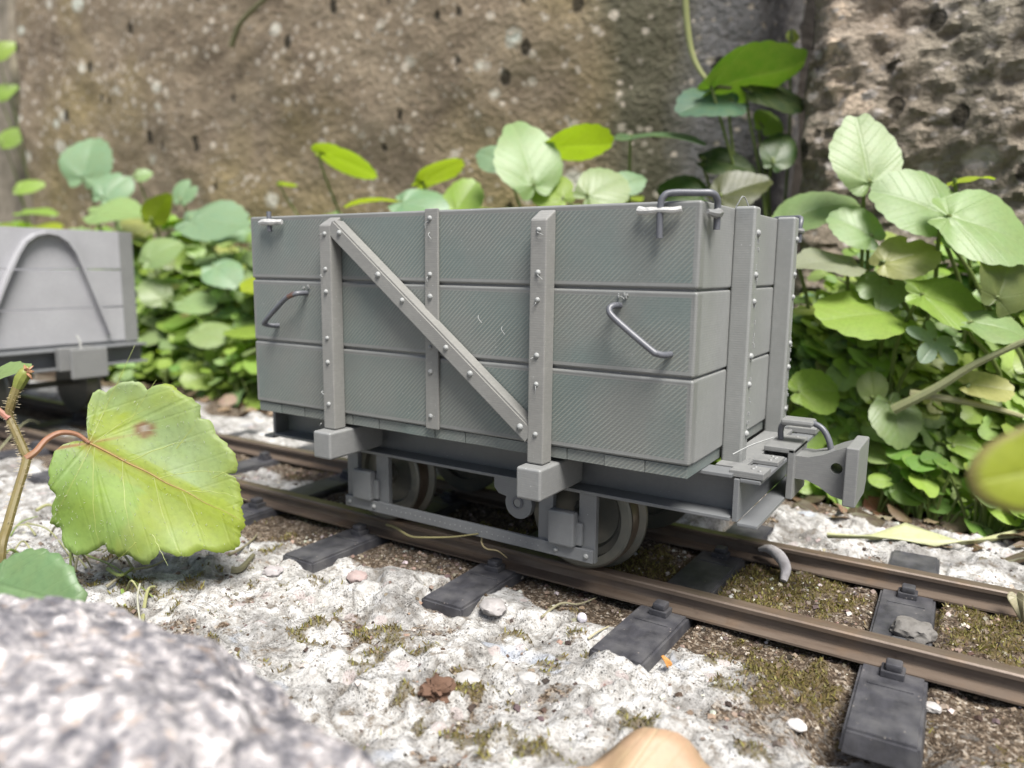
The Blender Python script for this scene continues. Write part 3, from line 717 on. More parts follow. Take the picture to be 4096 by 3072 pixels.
# hooped iron on the end: an inverted U strap
pts = []
for px, py in ((-32, 722), (-17, 688), (2, 642), (22, 592), (42, 548), (58, 522), (80, 507), (104, 502), (128, 507), (150, 521), (168, 546), (188, 592), (209, 642), (228, 688), (242, 722)):
    q_ = at(px, py, 0, fx0 + .34); pts.append((q_.y, q_.z))
prof_o = []; prof_i = []
for i, p_ in enumerate(pts):
    a = pts[max(i - 1, 0)]; c = pts[min(i + 1, len(pts) - 1)]; t = Vector((c[0] - a[0], c[1] - a[1])).normalized(); n_ = Vector((-t.y, t.x))
    prof_o.append((p_[0] + n_.x * .05, p_[1] + n_.y * .05)); prof_i.append((p_[0] - n_.x * .05, p_[1] - n_.y * .05))
b = MB(); vs = []; fs = []
for q in range(len(pts)):
    for (yy, zz), xx in ((prof_o[q], fx0), (prof_o[q], fx0 + .34), (prof_i[q], fx0 + .34), (prof_i[q], fx0)): vs.append((xx, yy, zz))
for q in range(len(pts) - 1):
    for k in range(4): fs.append((q * 4 + k, q * 4 + (k + 1) % 4, q * 4 + 4 + (k + 1) % 4, q * 4 + 4 + k))
fs += [(0, 1, 2, 3), tuple((len(pts) - 1) * 4 + k for k in (3, 2, 1, 0))]
b.add(vs, fs); b.build('hooped_iron', M_W2, w2)
b = MB(); b.box(fx0 - .1, fx0 + .7, cy2 - hw2, cy2 + hw2, -.06, .03, .02); b.box(fx0 + .1, fx0 + .2, cy2 - hw2, cy2 + hw2, -.75, -.05, .02); b.box(fx0 + .1, fx0 + .7, cy2 - hw2, cy2 + hw2, -.83, -.74, .02); hs = b.build('headstock', M_FRAME, w2)
b = MB(); b.box(fx0 + .65, fx0 + 1.0, cy2 - .75, cy2 + .75, -.85, .1, .04); b.box(fx0 + .95, fx0 + 1.8, cy2 - .25, cy2 + .3, -.7, -.05, .05); cb = b.build('coupling_bracket', M_GREY, w2)
b = MB(); b.box(fx0 + 1.75, fx0 + 1.95, cy2 - .75, cy2 + .75, -1.1, .12, .06); b.build('buffer_plate', M_GREY, cb)
b = MB(); b.tube([(fx0 + 1.3, cy2, -.1), (fx0 + 1.32, cy2 - .05, .4), (fx0 + 1.28, cy2 - .15, .62)], .05, 8, 4); b.build('coupling_pin', M_GLUE, cb)
for y in (-1, 1):
    b = MB(); b.box(fx0 - 13, fx0 + .1, cy2 + y * 2.3 - .08, cy2 + y * 2.3 + .08, -.8, -.01, .02); b.build('solebar', M_FRAME, w2)
for xc in (fx0 - 2.9, fx0 - 9.2):
    for s in (0, 1):
        sgn = 1 if s == 0 else -1; b = MB()
        b.lathe([(r, sgn * y) for r, y in ((.02, .1), (.9, .2), (1.05, 0), (1.2, 0), (1.26, .42), (1.40, .5), (1.40, .6), (.02, .6))], (xc, 1.52 if s == 0 else 5.85, -1.9), 32); b.build('wheel', M_WHEEL, w2)
    b = MB(); b.tube([(xc, 1.5, -1.9), (xc, 5.8, -1.9)], .14, 10, 0); b.build('axle', M_WHEEL, w2)
    for y in (-1, 1):
        b = MB(); b.box(xc - .7, xc + .7, cy2 + y * 2.6 - .08, cy2 + y * 2.6 + .08, -2.4, -.5, .03); b.build('axle_guard', M_FRAME, w2)

# ------------------------------------------------------------------ walls and rocks behind
def slab(name, x0, x1, z0, z1, yf, step, amp, fr, mat, label, cat, th=4, seed=0, edge=1.2, tilt=0, rough2=0):
    nx_ = max(4, int((x1 - x0) / step)); nz_ = int((z1 - z0) / step)
    xs_ = np.linspace(0, 1, nx_ + 1); zs_ = np.linspace(0, 1, nz_ + 1); U, V = np.meshgrid(xs_, zs_)
    Xw = x0 + U * (x1 - x0); Zw = z0 + V * (z1 - z0)
    D = (fbm(Xw * fr, Zw * fr, seed, 5, .55) - .5) * amp + (fbm((Xw + Zw * .7) * fr * 2.3, (Zw - Xw * .5) * fr * 4, seed + 9, 5, .66) - .5) * rough2
    e = np.minimum(Xw - x0, x1 - Xw); Dr = edge * (1 - np.sqrt(np.clip(1 - (1 - np.clip(e / edge, 0, 1)) ** 2, 0, 1)))
    Yw = yf + D + Dr + tilt * (Zw + 4)
    wob = (fbm(Zw * .3, Zw * 0 + seed, seed + 3, 3) - .5) * .9; Xw = Xw + wob * (np.abs(U - .5) * 2) ** 6
    front = np.stack([Xw, Yw, Zw], -1).reshape(-1, 3); back = front.copy(); back[:, 1] = yf + th + edge
    n_ = len(front); i = np.arange(n_).reshape(nz_ + 1, nx_ + 1)
    F = np.stack([i[:-1, :-1], i[:-1, 1:], i[1:, 1:], i[1:, :-1]], -1).reshape(-1, 4).tolist()
    Bk = [[a + n_ for a in f[::-1]] for f in F]
    bd = list(i[0, :]) + list(i[1:, -1]) + list(i[-1, -2::-1]) + list(i[-2:0, 0])
    S = [[int(bd[k]), int(bd[k]) + n_, int(bd[(k + 1) % len(bd)]) + n_, int(bd[(k + 1) % len(bd)])] for k in range(len(bd))]
    b = MB(); b.add(np.vstack([front, back]).tolist(), F + Bk + S)
    o = b.build(name, mat, org=(x0, yf, z0)); return tag(o, label, cat)
wy = 25.0
xl = at(42, 300, 1, wy).x; xr = at(1664, 200, 1, wy).x
slab('stone_wall', xl, xr, -6, 34, wy, .55, 1.1, .12, M_WALL, 'broad brown stone wall speckled with pale lichen, across the back', 'wall', 5, 3, 1.6, 0, .35)
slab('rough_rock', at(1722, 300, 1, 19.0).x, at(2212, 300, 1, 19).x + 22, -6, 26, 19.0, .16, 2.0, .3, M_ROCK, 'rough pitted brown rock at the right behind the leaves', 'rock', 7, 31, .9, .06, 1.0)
slab('garden_wall', -130, 60, -6, 40, 44, 2.5, 1.5, .1, simple('shade_dark_wall', (.03, .025, .018), (.08, .065, .05), .4, .9, .5, .3), 'shaded wall at the back of the dark gap, beyond the other stones', 'wall', 4, 50)  # very dark base colour stands in for the shade deep in the gap
slab('pale_post', at(-60, 300, 1, 29.0).x, at(52, 300, 1, 29.0).x, -6, 40, 29.0, 1.2, 1.0, .2, simple('pale_render', (.15, .13, .09), (.36, .31, .24), .5, .9, .3, .2), 'pale plastered pillar beyond the left edge of the brown wall', 'pillar', 6, 61)

# ------------------------------------------------------------------ leaves
def leaf_geo(R, kind='round', N_=56, rings=5, fold=.12, cup=.15, ripple=.05, teeth=22, rg=random, tdepth=.045):
    vs = [(0, 0, 0)]; uv = [(0, 0)]; fs = []; ph = rg.uniform(0, 6); curl = rg.uniform(-.35, .25); bite = (rg.uniform(-2.4, 2.4), rg.uniform(.05, .16), rg.uniform(0, .3) if rg.random() < .35 else 0); nr = rg.choice((3, 4, 5))
    for j in range(1, rings + 1):
        s_ = j / rings
        for k in range(N_):
            th = -math.pi + 2 * math.pi * (k + .5) / N_; a = abs(th)
            if kind in ('round', 'heart'):
                e_ = .70 if kind == 'round' else .76
                r = .62 * (e_ * math.cos(th) + math.sqrt(1 - (e_ * math.sin(th)) ** 2)) + .10 * math.exp(-(abs(a - 2.35) / .45) ** 2)
                r += (.07 if kind == 'round' else .24) * math.exp(-(th / (.3 if kind == 'round' else .26)) ** 2) - (.06 if kind == 'heart' else 0) * math.exp(-((a - .75) / .4) ** 2)
            elif kind == 'lance':
                r = 1 / (abs(math.cos(th)) / 1.15 + abs(math.sin(th)) / .30) if a < 1.57 else .18 + .1 * abs(math.sin(th))
            else:   # fingered
                r = .30 + .66 * abs(math.cos(2.5 * th)) ** .8 * (.55 + .45 * math.cos(th / 2))
            r *= 1 - (.72 if kind not in ('round', 'heart') else .80) * max(0, min(1, (a - 2.62) / .5)) ** 1.6
            r *= 1 + tdepth * (abs(math.sin(th * teeth / 2)) - .5) * (s_ > .7)
            r *= 1 - bite[2] * math.exp(-((th - bite[0]) / bite[1]) ** 2) + .025 * math.sin(2 * th + ph) + .022 * math.sin(5 * th - ph)
            x = r * s_ * math.cos(th); y = r * s_ * math.sin(th); q = x * x + y * y
            xc_ = x - .4 if kind in ('round', 'heart') else x; q = xc_ * xc_ + y * y
            z = fold * abs(y) - cup * q + ripple * q * math.sin(nr * th + ph) + curl * q * q * math.cos(th - ph)
            vs.append((x * R, y * R, z * R)); uv.append((x, y))
    for k in range(N_): fs.append((0, 1 + k, 1 + (k + 1) % N_))
    for j in range(rings - 1):
        for k in range(N_):
            a = 1 + j * N_ + k; b_ = 1 + j * N_ + (k + 1) % N_; fs.append((a, a + N_, b_ + N_, b_))
    return vs, fs, uv
def frame(pos, tip, nrm):
    n_ = Vector(nrm).normalized(); x = Vector(tip); x = (x - n_ * x.dot(n_)).normalized(); y = n_.cross(x)
    return Matrix(((x.x, y.x, n_.x, pos.x), (x.y, y.y, n_.y, pos.y), (x.z, y.z, n_.z, pos.z), (0, 0, 0, 1)))
def scr(r, u, t): return CR * r + UP * u + CT * t       # right, up, towards the viewer's side
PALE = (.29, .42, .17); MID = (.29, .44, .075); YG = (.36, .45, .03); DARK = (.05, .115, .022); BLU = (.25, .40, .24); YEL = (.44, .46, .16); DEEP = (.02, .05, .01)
def jit(c, a=.12, rg=random): f = 1 + rg.uniform(-a, a); return tuple(min(.9, x * f * (1 + rg.uniform(-a, a) * .5)) for x in c)
grp = 'round leaves standing in the bed'
def leaf_plant(px, py, wpx, Y, tip, nrm, c, label, kind='round', stem=True, R=None, base=None, name='leafy_plant', grp_=grp, th=26, fold=.14, cup=.18, foot=None, td=.04):
    P = at(px, py, 1, Y); dist = (P - CAM_C).dot(-Vector((CAM_M[0][2], CAM_M[1][2], CAM_M[2][2])))
    size = wpx * K * dist / FPX; R = size / 1.42
    rg = random.Random(int(px * 13 + py * 7))
    tipv = scr(*tip).normalized(); nv = scr(*nrm).normalized()
    tipv = (tipv - nv * tipv.dot(nv)).normalized()
    A = P - tipv * R * (.42 if kind in ('round', 'heart') else .22)                                        # where the stalk joins
    bx_ = A.x + rg.uniform(-2.2, 2.2); by_ = max(13.6, A.y + rg.uniform(1.6, 3.6)) if foot is None else A.y
    B = Vector((bx_, by_, -4.2)) if foot is None else Vector(foot)
    rt = thing(name, B, label, 'plant', grp_)
    vs, fs, uv = leaf_geo(R, kind, 144, 7, fold, cup, .08, th, rg, td); M_ = frame(A, tipv, nv)
    b = MB(); b.add([M_ @ Vector(v) for v in vs], fs, uv, jit(c, .1, rg)); b.build('leaf', M_LEAF, rt, 'leaf')
    if stem:
        m1 = A.lerp(B, .4) + Vector((rg.uniform(-.7, .7), rg.uniform(.3, 1.0), .5))
        b = MB(); b.tube([B, m1, A - nv * .5 * R * .5, A + nv * .01 * R], [.09, .07, .06, .05], 7, 5, (.17, .23, .06)); b.build('stalk', M_STEM, rt)
    return rt
UPF = (0, .75, .65)          # upper face turned up and to the viewer
hero = [
 (187, 350, 128, 17, (.1, 1, -.2), (.05, .35, .93), BLU, 'large pale blue-green round leaf standing upright against the wall, highest at the left', 'round'),
 (243, 408, 96, 16.4, (.5, .8, -.2), (.1, .5, .85), BLU, 'pale round leaf tucked just right below the large upright one at the left', 'round'),
 (308, 378, 42, 18, (.6, .5, 0), (.1, .6, .8), PALE, 'tiny pale leaf beside the two upright leaves at the left wall', 'round'),
 (398, 416, 66, 17, (.2, .9, 0), (-.1, .4, .9), BLU, 'small pale blue leaf standing alone left of the wagon corner, against the wall', 'round'),
 (245, 458, 135, 15.2, (.9, .35, .2), (.0, .88, .45), PALE, 'broad flat pale leaf just above the top edge of the far wagon', 'round'),
 (338, 458, 78, 15.6, (.6, .7, 0), (-.6, .3, -.6), YG, 'yellow-green leaf seen from below between pale ones, left of the open wagon', 'heart'),
 (460, 478, 170, 15.5, (.9, .2, .3), (0, .8, .6), BLU, 'broad blue-green leaf at the upper left corner of the open wagon', 'round'),
 (480, 590, 100, 14.6, (.7, -.3, .5), (.1, .7, .7), BLU, 'blue-green leaf hanging beside the left edge of the open wagon, middle height', 'round'),
 (335, 632, 80, 14.6, (-.3, .5, .3), (.3, .5, .8), PALE, 'pale leaf touching the right edge of the far wagon', 'round'),
 (345, 545, 100, 15, (.4, .6, .2), (-.1, .6, .8), PALE, 'pale leaf beside the upper right corner of the far wagon', 'round'),
 (420, 655, 100, 13.8, (.8, -.1, .4), (0, .9, .5), PALE, 'flat pale leaf low in the gap between the wagons', 'round'),
 (450, 722, 100, 13.2, (.9, -.1, .3), (0, .8, .55), PALE, 'pale leaf lowest in the gap between the wagons', 'round'),
 (55, 405, 60, 22, (.5, .5, .2), (0, .7, .7), MID, 'small green leaf at the far left foot of the wall', 'heart'),
 (70, 458, 80, 20, (.9, .1, 0), (0, .9, .3), MID, 'dull green leaf lying flat above the far wagon at the left edge', 'heart'),
 (620, 398, 46, 20, (1, 0, 0), (0, .95, -.1), YG, 'tiny yellow-green leaf seen edge-on against the wall', 'round'),
 (745, 348, 150, 16, (.93, -.3, 0), (.30, .80, -.34), YG, 'bright yellow-green leaf tilted down to the right, above the left half of the wagon', 'round'),
 (943, 376, 128, 16, (.85, .5, 0), (-.42, .78, -.28), YG, 'narrow yellow-green leaf tilted up to the right, above the middle of the wagon', 'round'),
 (820, 434, 150, 14.5, (-1, -.08, .1), (0, .97, .06), YG, 'flat yellow-green leaf peeping just over the wagon top left of its middle strap', 'round'),
 (905, 445, 140, 14.2, (.8, .1, .5), (.0, .72, .6), BLU, 'pale blue-green leaf just over the wagon top at its middle strap', 'round'),
 (1000, 432, 110, 15.4, (.3, .7, 0), (-.2, .45, .8), MID, 'mid green leaf behind the wagon top right of its middle strap', 'round'),
 (1140, 352, 185, 14.4, (-.22, .95, -.2), (.18, .42, .85), PALE, 'large pale toothed leaf with its tip up, above the right post of the wagon', 'heart'),
 (1072, 345, 92, 15.2, (-.6, .5, 0), (-.2, .5, .8), BLU, 'blue-green leaf half hidden behind the large pale toothed leaf', 'heart'),
 (1245, 314, 158, 16.4, (1, .05, 0), (-.05, .90, -.38), YG, 'bright flat yellow-green leaf seen from below, right of the large toothed leaf', 'round'),
 (1300, 408, 130, 13.8, (.6, .6, .2), (.1, .5, .8), PALE, 'pale round leaf behind the wagon top, left of the wire hoop', 'round'),
 (1355, 396, 78, 15, (.8, .5, 0), (.2, .5, .8), BLU, 'small blue-green leaf left of the wire hoop at the wagon corner', 'heart'),
 (1195, 415, 110, 15, (-.5, .6, 0), (-.2, .6, .75), MID, 'mid green leaf under the large pale toothed leaf', 'round'),
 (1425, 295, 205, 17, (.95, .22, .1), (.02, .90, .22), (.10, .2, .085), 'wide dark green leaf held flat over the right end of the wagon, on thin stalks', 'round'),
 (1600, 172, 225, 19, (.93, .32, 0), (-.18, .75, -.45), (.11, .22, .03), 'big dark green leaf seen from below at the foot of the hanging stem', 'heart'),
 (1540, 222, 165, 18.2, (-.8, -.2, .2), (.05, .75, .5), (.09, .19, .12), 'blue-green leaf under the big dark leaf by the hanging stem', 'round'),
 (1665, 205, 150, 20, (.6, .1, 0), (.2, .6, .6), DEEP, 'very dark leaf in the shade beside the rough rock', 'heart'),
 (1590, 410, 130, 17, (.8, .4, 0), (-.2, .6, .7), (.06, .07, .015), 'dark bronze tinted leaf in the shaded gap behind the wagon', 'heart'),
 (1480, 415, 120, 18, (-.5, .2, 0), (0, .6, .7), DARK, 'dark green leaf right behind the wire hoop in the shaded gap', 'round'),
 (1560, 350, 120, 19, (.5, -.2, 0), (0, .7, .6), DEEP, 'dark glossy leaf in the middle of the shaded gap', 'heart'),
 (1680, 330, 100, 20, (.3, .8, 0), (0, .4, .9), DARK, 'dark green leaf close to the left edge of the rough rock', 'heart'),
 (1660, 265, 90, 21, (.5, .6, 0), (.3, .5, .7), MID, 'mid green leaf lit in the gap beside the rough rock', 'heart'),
 (1870, 345, 185, 13.6, (-.08, .97, -.2), (-.05, .38, .9), PALE, 'large pale rounded leaf standing upright in front of the rough rock', 'heart'),
 (1745, 458, 175, 14, (.9, .3, 0), (-.32, .72, .45), PALE, 'pale leaf tilted up at the far top corner of the wagon', 'heart'),
 (1850, 492, 130, 13, (-.2, .5, .4), (0, .58, .78), PALE, 'pale round leaf below the upright one, right of the wagon', 'round'),
 (1985, 440, 205, 13.4, (-.75, .5, 0), (0, .55, .8), PALE, 'large pale leaf with toothed edge right of the upright leaf', 'round'),
 (2125, 490, 240, 12.8, (.85, -.2, .3), (.05, .6, .75), PALE, 'very large pale leaf at the right edge, highest of the bed there', 'round'),
 (2090, 388, 90, 14.6, (.9, .3, 0), (-.2, .8, .1), YG, 'yellow-green leaf tip showing above the large pale leaves at the right', 'heart'),
 (2060, 500, 110, 13.6, (.3, -.5, .5), (0, .6, .7), BLU, 'blue-green leaf shaded between the large pale leaves at the right', 'round'),
 (1795, 566, 165, 12.6, (-.9, .2, .2), (.08, .88, .38), (.36, .40, .28), 'flat whitish leaf pointing left at the wagon end', 'round'),
 (1955, 556, 140, 12.8, (.8, .35, .2), (-.25, .62, .7), YEL, 'yellowish leaf right of the whitish flat one', 'round'),
 (1905, 625, 120, 13.0, (-.2, -.4, .6), (-.1, .6, .75), PALE, 'pale leaf under the yellowish one at the right', 'round'),
 (1870, 680, 220, 12.0, (-.85, .15, .3), (.02, .88, .42), MID, 'large flat mid green leaf halfway down beside the wagon end', 'round'),
 (2050, 655, 190, 12.2, (.85, -.2, .3), (.12, .72, .6), MID, 'large mid green leaf halfway down at the right', 'round'),
 (2150, 705, 150, 11.9, (.8, -.3, .2), (0, .8, .5), PALE, 'pale flat leaf near the right edge under the mid green ones', 'round'),
 (1760, 845, 130, 11.9, (.4, .3, .3), (.2, .6, .75), MID, 'heart shaped green leaf close to the wagon end post', 'round'),
 (1935, 905, 130, 11.8, (.1, -.7, .4), (0, .52, .85), (.2, .31, .1), 'round green leaf with a notch, hanging low beside the buffer', 'round'),
 (1745, 925, 110, 12.2, (-.3, -.5, .4), (.1, .5, .8), MID, 'green leaf behind the coupling hook', 'round'),
 (2130, 835, 115, 11.9, (.9, .1, .3), (0, .8, .5), YEL, 'small pale yellow leaf low at the right, under the fallen straw', 'round'),
 (1885, 838, 74, 12.0, (-.1, .7, .2), (-.2, .3, .9), (.2, .26, .06), 'small olive leaf turned edge-on below the mid green leaf', 'round'),
 (2085, 965, 80, 12, (.5, .2, .4), (0, .8, .6), MID, 'small green leaf low at the right beside the dark hollow', 'round'),
 (1940, 1045, 95, 11.6, (.3, -.6, .5), (.1, .6, .75), (.2, .34, .08), 'bright green leaf low behind the buffer plate', 'round'),
 (1740, 1050, 46, 11.6, (.2, .5, .4), (0, .7, .7), MID, 'tiny green leaf under the coupling neck', 'round'),
 (2170, 600, 180, 12.6, (.4, .6, .2), (.3, .3, .85), (.15, .19, .06), 'dull olive leaf at the right edge under the very large pale one', 'round'),
]
for h_ in hero: leaf_plant(h_[0], h_[1], h_[2], h_[3], h_[4], h_[5], h_[6], h_[7], h_[8])
leaf_plant(2015, 745, 105, 11.7, (-.5, -.5, .3), (.2, .6, .75), (.28, .40, .30), 'pale fingered leaf cut into lobes, halfway down at the right', 'fingered', th=0)
# small seedlings at the front of the bed
seed_pos = [(1800, 1060), (1990, 1000), (2040, 1015), (2010, 1050), (2095, 1010), (2120, 1070), (2150, 1110), (2165, 1142), (2060, 1075), (1970, 1030), (2130, 985), (1880, 1040), (2190, 1090), (1930, 1005), (350, 770), (500, 760), (460, 800), (400, 790), (530, 790)]
for i, (px, py) in enumerate(seed_pos):
    rg = random.Random(100 + i)
    yy = 11.3 + max(0, 1000 - py) * .004 if px > 1000 else 13 + max(0, 760 - py) * .012
    P = at(px, py, 1, yy); B = Vector((P.x + rg.uniform(-.3, .3), P.y + .3, -4.1))
    rt = thing('seedling', B, 'small round-leaved green seedling among the larger leaves at the front of the bed', 'seedling', 'seedlings at the front of the bed')
    for q in range(3):
        A = P + Vector((rg.uniform(-.8, .8), rg.uniform(-.3, .5), rg.uniform(-.5, .3))); R = rg.uniform(.42, .72)
        a = rg.uniform(0, 6.28); vs, fs, uv = leaf_geo(R, 'round', 28, 3, .1, .15, .05, 10, rg); M_ = frame(A, (math.cos(a), math.sin(a), .1), scr(rg.uniform(-.3, .3), .85, rg.uniform(.2, .6)))
        b = MB(); b.add([M_ @ Vector(v) for v in vs], fs, uv, jit(rg.choice((MID, MID, PALE, (.17, .33, .06))), .15, rg)); b.build('leaf', M_LEAF, rt, 'leaf')
        b = MB(); b.tube([B, (A + B) / 2 + Vector((0, 0, .2)), A], [.05, .045, .035], 5, 4, (.18, .25, .06)); b.build('stalk', M_STEM, rt)
# the uncountable mass of leaves filling the bed
gc = MB(); rg = random.Random(5)
for i in range(7600):
    x = rg.uniform(-75, 34); y = 12.0 + rg.random() ** 1.35 * 11.5
    if x < -25 and rg.random() < .5: continue
    if x > 17 and y > 17.5: continue
    front = 12.0 + .9 * math.sin(x * .5) * .4 + (1.6 if x < 0 else 0) + (1.5 if x > 11 else 0)
    if y < front: continue
    hmax = min(8.8, 1.6 + (y - front) * 1.75) * (.78 if x > 5 else .95)
    if 8.5 < x < 12.5: hmax *= .8
    h = rg.random() ** (.75 if i % 2 else .25) * hmax
    R = rg.uniform(.5, .95) + h * .10 * rg.random()
    if x < 6:
        R *= rg.choice((.9, 1.2, 1.7, 2.1)); h *= .62 + .75 * float(vn(x * .22, y * .3, 88))
        if rg.random() < .35: continue
    P = Vector((x, y, -3.9 + h)); a = rg.uniform(0, 6.28); tl = rg.uniform(0, .7)
    nv = Vector((math.cos(a) * tl * .6 + .1, math.sin(a) * tl - .25, 1))
    shade = h / hmax
    c = rg.choice((MID, MID, PALE, (.22, .36, .06), (.27, .39, .06), YG if rg.random() < .5 else MID))
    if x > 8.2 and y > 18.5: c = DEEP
    nn = 30 if x > 5 else 18
    vs, fs, uv = leaf_geo(R, 'round' if rg.random() < .75 else 'heart', nn, 2, .12, .18, .07, nn / 2 * .9, rg, .08)
    M_ = frame(P, (math.cos(a + 1), math.sin(a + 1), -.1), nv); gc.add([M_ @ Vector(v) for v in vs], fs, uv, jit(c, .18, rg))
    if rg.random() < .08 and 1 < h and x < 6: gc.tube([P, Vector((x + rg.uniform(-.6, .6), y + rg.uniform(-.3, .6), -4.2))], .05, 4, 0, (.16, .2, .06))
for i in range(2100):
    x = rg.uniform(10.5, 27) if i % 5 < 3 else rg.uniform(-48, 4)
    y0_ = 12.2 + (1.6 if x < 0 else 0) + (1.0 if x > 11 else 0); y = y0_ + rg.random() * (5.0 if x > 8 else 8)
    h = min(8.2, .5 + (y - y0_) * rg.uniform(1.35, 1.95)) * (.8 if 8 < x < 12 else 1); R = (rg.uniform(.38, .8) if i % 3 else rg.uniform(.7, 1.3)) * (.75 if h < 2 else 1) * (1.55 if x < 5 else 1)
    if x < 5: h *= .75 + .5 * rg.random()
    P = Vector((x, y, -3.9 + h)); nv = scr(rg.uniform(-.35, .35), .8, rg.uniform(.1, .75)); a = rg.uniform(0, 6.28)
    c = rg.choice((PALE, PALE, MID, (.3, .44, .11), (.26, .42, .12), YEL if rg.random() < .4 else BLU))
    vs, fs, uv = leaf_geo(R, 'round' if rg.random() < .6 else 'heart', 54, 3, .14, .2, .09, 18, rg, .09)
    M_ = frame(P, (math.cos(a), math.sin(a), -.1), nv); gc.add([M_ @ Vector(v) for v in vs], fs, uv, jit(c, .16, rg))
    if i % 4 == 0 and x < 6: gc.tube([P, P + Vector((rg.uniform(-.5, .5), .3, -h * .4)), Vector((x + rg.uniform(-1.5, 1.5), y + rg.uniform(.3, 1.5), -4.1))], [.05, .06, .07], 5, 3, (.2, .26, .08))
for i in range(3600):
    if i % 4 < 3: x = rg.uniform(10.8, 23); y0_ = 12.5 + .4 * math.sin(x * 1.3)
    else: x = rg.uniform(-40, 0); y0_ = 13.6 + .6 * math.sin(x * .7)
    t = rg.random(); y = y0_ + 3.4 * t; hm = .6 + (y - y0_) * 2.15
    P = Vector((x, y, -3.9 + hm * (.35 + .65 * rg.random() ** .5))); R = rg.choice((.35, .45, .6, .8)) * rg.uniform(.85, 1.2) * ((1.6 if rg.random() < .3 else .95) if x < 5 else 1)
    nv = scr(rg.uniform(-.45, .45), .75, rg.uniform(.25, .95)); a = rg.uniform(0, 6.28)
    c = rg.choice((PALE, (.38, .53, .15), MID, (.40, .54, .11), (.34, .50, .16), YEL if rg.random() < .35 else MID))
    vs, fs, uv = leaf_geo(R, 'round' if rg.random() < .6 else ('heart' if rg.random() < .7 else 'fingered'), 54, 3, .14, .2, .1, 16, rg, .10)
    M_ = frame(P, (math.cos(a), math.sin(a), -.2), nv); gc.add([M_ @ Vector(v) for v in vs], fs, uv, jit(c, .18, rg))
o = gc.build('leafy_ground_cover', M_LEAF, smooth='leaf'); o['kind'] = 'stuff'
tag(o, 'dense mass of small green leaves filling the bed behind the track', 'ground cover')
# runners and stems in the bed
def strand(name, pts, r, c, label, cat, mat=M_STEM, grp_=None, taper=True):
    b = MB(); n_ = len(pts); b.tube(pts, [r * (1 - .5 * i / (n_ - 1)) for i in range(n_)] if taper else r, 7, 6, c)
    o = b.build(name, mat, org=pts[0]); return tag(o, label, cat, grp_)
strand('runner', [at(1930, 885, 1, 11.6), at(2020, 840, 1, 11.5), at(2110, 785, 1, 11.4), at(2230, 730, 1, 11.2)], .16, (.36, .38, .2), 'thick pale green runner slanting up to the right edge', 'stem')
strand('runner', [at(1965, 850, 1, 11.7), at(2050, 862, 1, 11.8), at(2140, 880, 1, 12), at(2210, 900, 1, 12.3)], .13, (.38, .37, .2), 'thin straw coloured runner lying below the thick green one', 'stem')
strand('hanging_stem', [at(1478, -40, 1, 19), at(1485, 60, 1, 19), at(1500, 130, 1, 18.9), at(1535, 180, 1, 18.6), at(1580, 190, 1, 18.6)], .15, (.25, .27, .1), 'long green stem hanging down in front of the grey slab', 'stem')
strand('curved_root', [at(500, 100, 1, 24.2), at(520, 50, 1, 24.1), at(570, 0, 1, 24), at(640, -50, 1, 24)], .22, (.13, .10, .035), 'dark curved root across the top of the lichened wall', 'root', M_DRY)
for i, (px, py) in enumerate(((1706, 70), (1712, 110), (1700, 150), (1716, 200))):
    pass
leaf_plant(1712, 80, 36, 22, (.2, .9, 0), (0, .5, .8), YG, 'yellow leaf at the top of the dark gap by the rock', 'heart')
for (px, py, w_, lab) in ((5, 110, 60, 'green leaf high at the left edge beyond the wall corner'), (8, 200, 50, 'green leaf lower at the left edge beyond the wall corner'), (20, 300, 60, 'blurred leaf at the left edge just above the small green leaf')):
    leaf_plant(px, py, w_, 27.5, (.5, .5, 0), (0, .4, .9), MID, lab, 'heart')

# ------------------------------------------------------------------ big hairy plant at the left
ol = [(530,555),(522,440),(530,330),(560,260),(600,235),(640,255),(665,235),(720,200),(800,187),(850,195),(890,240),(930,215),(1000,200),(1060,225),(1075,245),(1120,270),(1170,300),(1205,340),(1218,400),(1215,412),(1260,420),(1295,470),(1303,505),(1350,545),(1395,600),(1425,640),(1440,690),(1415,740),(1380,752),(1420,770),(1440,800),(1440,830),(1460,870),(1463,910),(1450,950),(1470,990),(1478,1040),(1465,1090),(1450,1110),(1455,1150),(1440,1190),(1400,1215),(1340,1220),(1280,1218),(1210,1200),(1180,1230),(1120,1248),(1060,1240),(1000,1225),(965,1205),(930,1260),(880,1298),(820,1275),(790,1240),(760,1240),(715,1245),(660,1225),(635,1180),(590,1195),(530,1225),(480,1240),(430,1225),(390,1190),(370,1150),(375,1080),(330,1060),(300,1040),(315,1000),(310,960),(315,930),(340,880),(310,850),(290,810),(300,770),(290,730),(310,660),(330,610),(380,570),(450,550),(500,550)]
def zpx(x, y): return (x * .6631 / K, (1400 + y * .6631) / K)
D0 = 16.6
cent = zpx(537, 560); tipz = zpx(1478, 1040)
AX = Vector((tipz[0] - cent[0], tipz[1] - cent[1])).normalized(); AN = Vector((AX.y, -AX.x))
base = deep(0, 1205, 14.6); base.z = gz(base.x, base.y) - .1
hp = thing('lobed_leaf_plant', base, 'hairy-stemmed young plant with one big scalloped yellow-green leaf before the track', 'plant')
b = MB(); rings = 16
dense = []
for i in range(len(ol)):
    p0 = ol[i]; p1 = ol[(i + 1) % len(ol)]
    for t in (0, .33, .67):
        q0 = (p0[0] + (p1[0] - p0[0]) * t, p0[1] + (p1[1] - p0[1]) * t); jf = 1 + random.uniform(-.011, .011)
        dense.append((537 + (q0[0] - 537) * jf, 560 + (q0[1] - 560) * jf))
_c = math.atan2
dense.sort(key=lambda q: (_c(q[1] - 560, q[0] - 537) + 2.2) % (2 * math.pi))
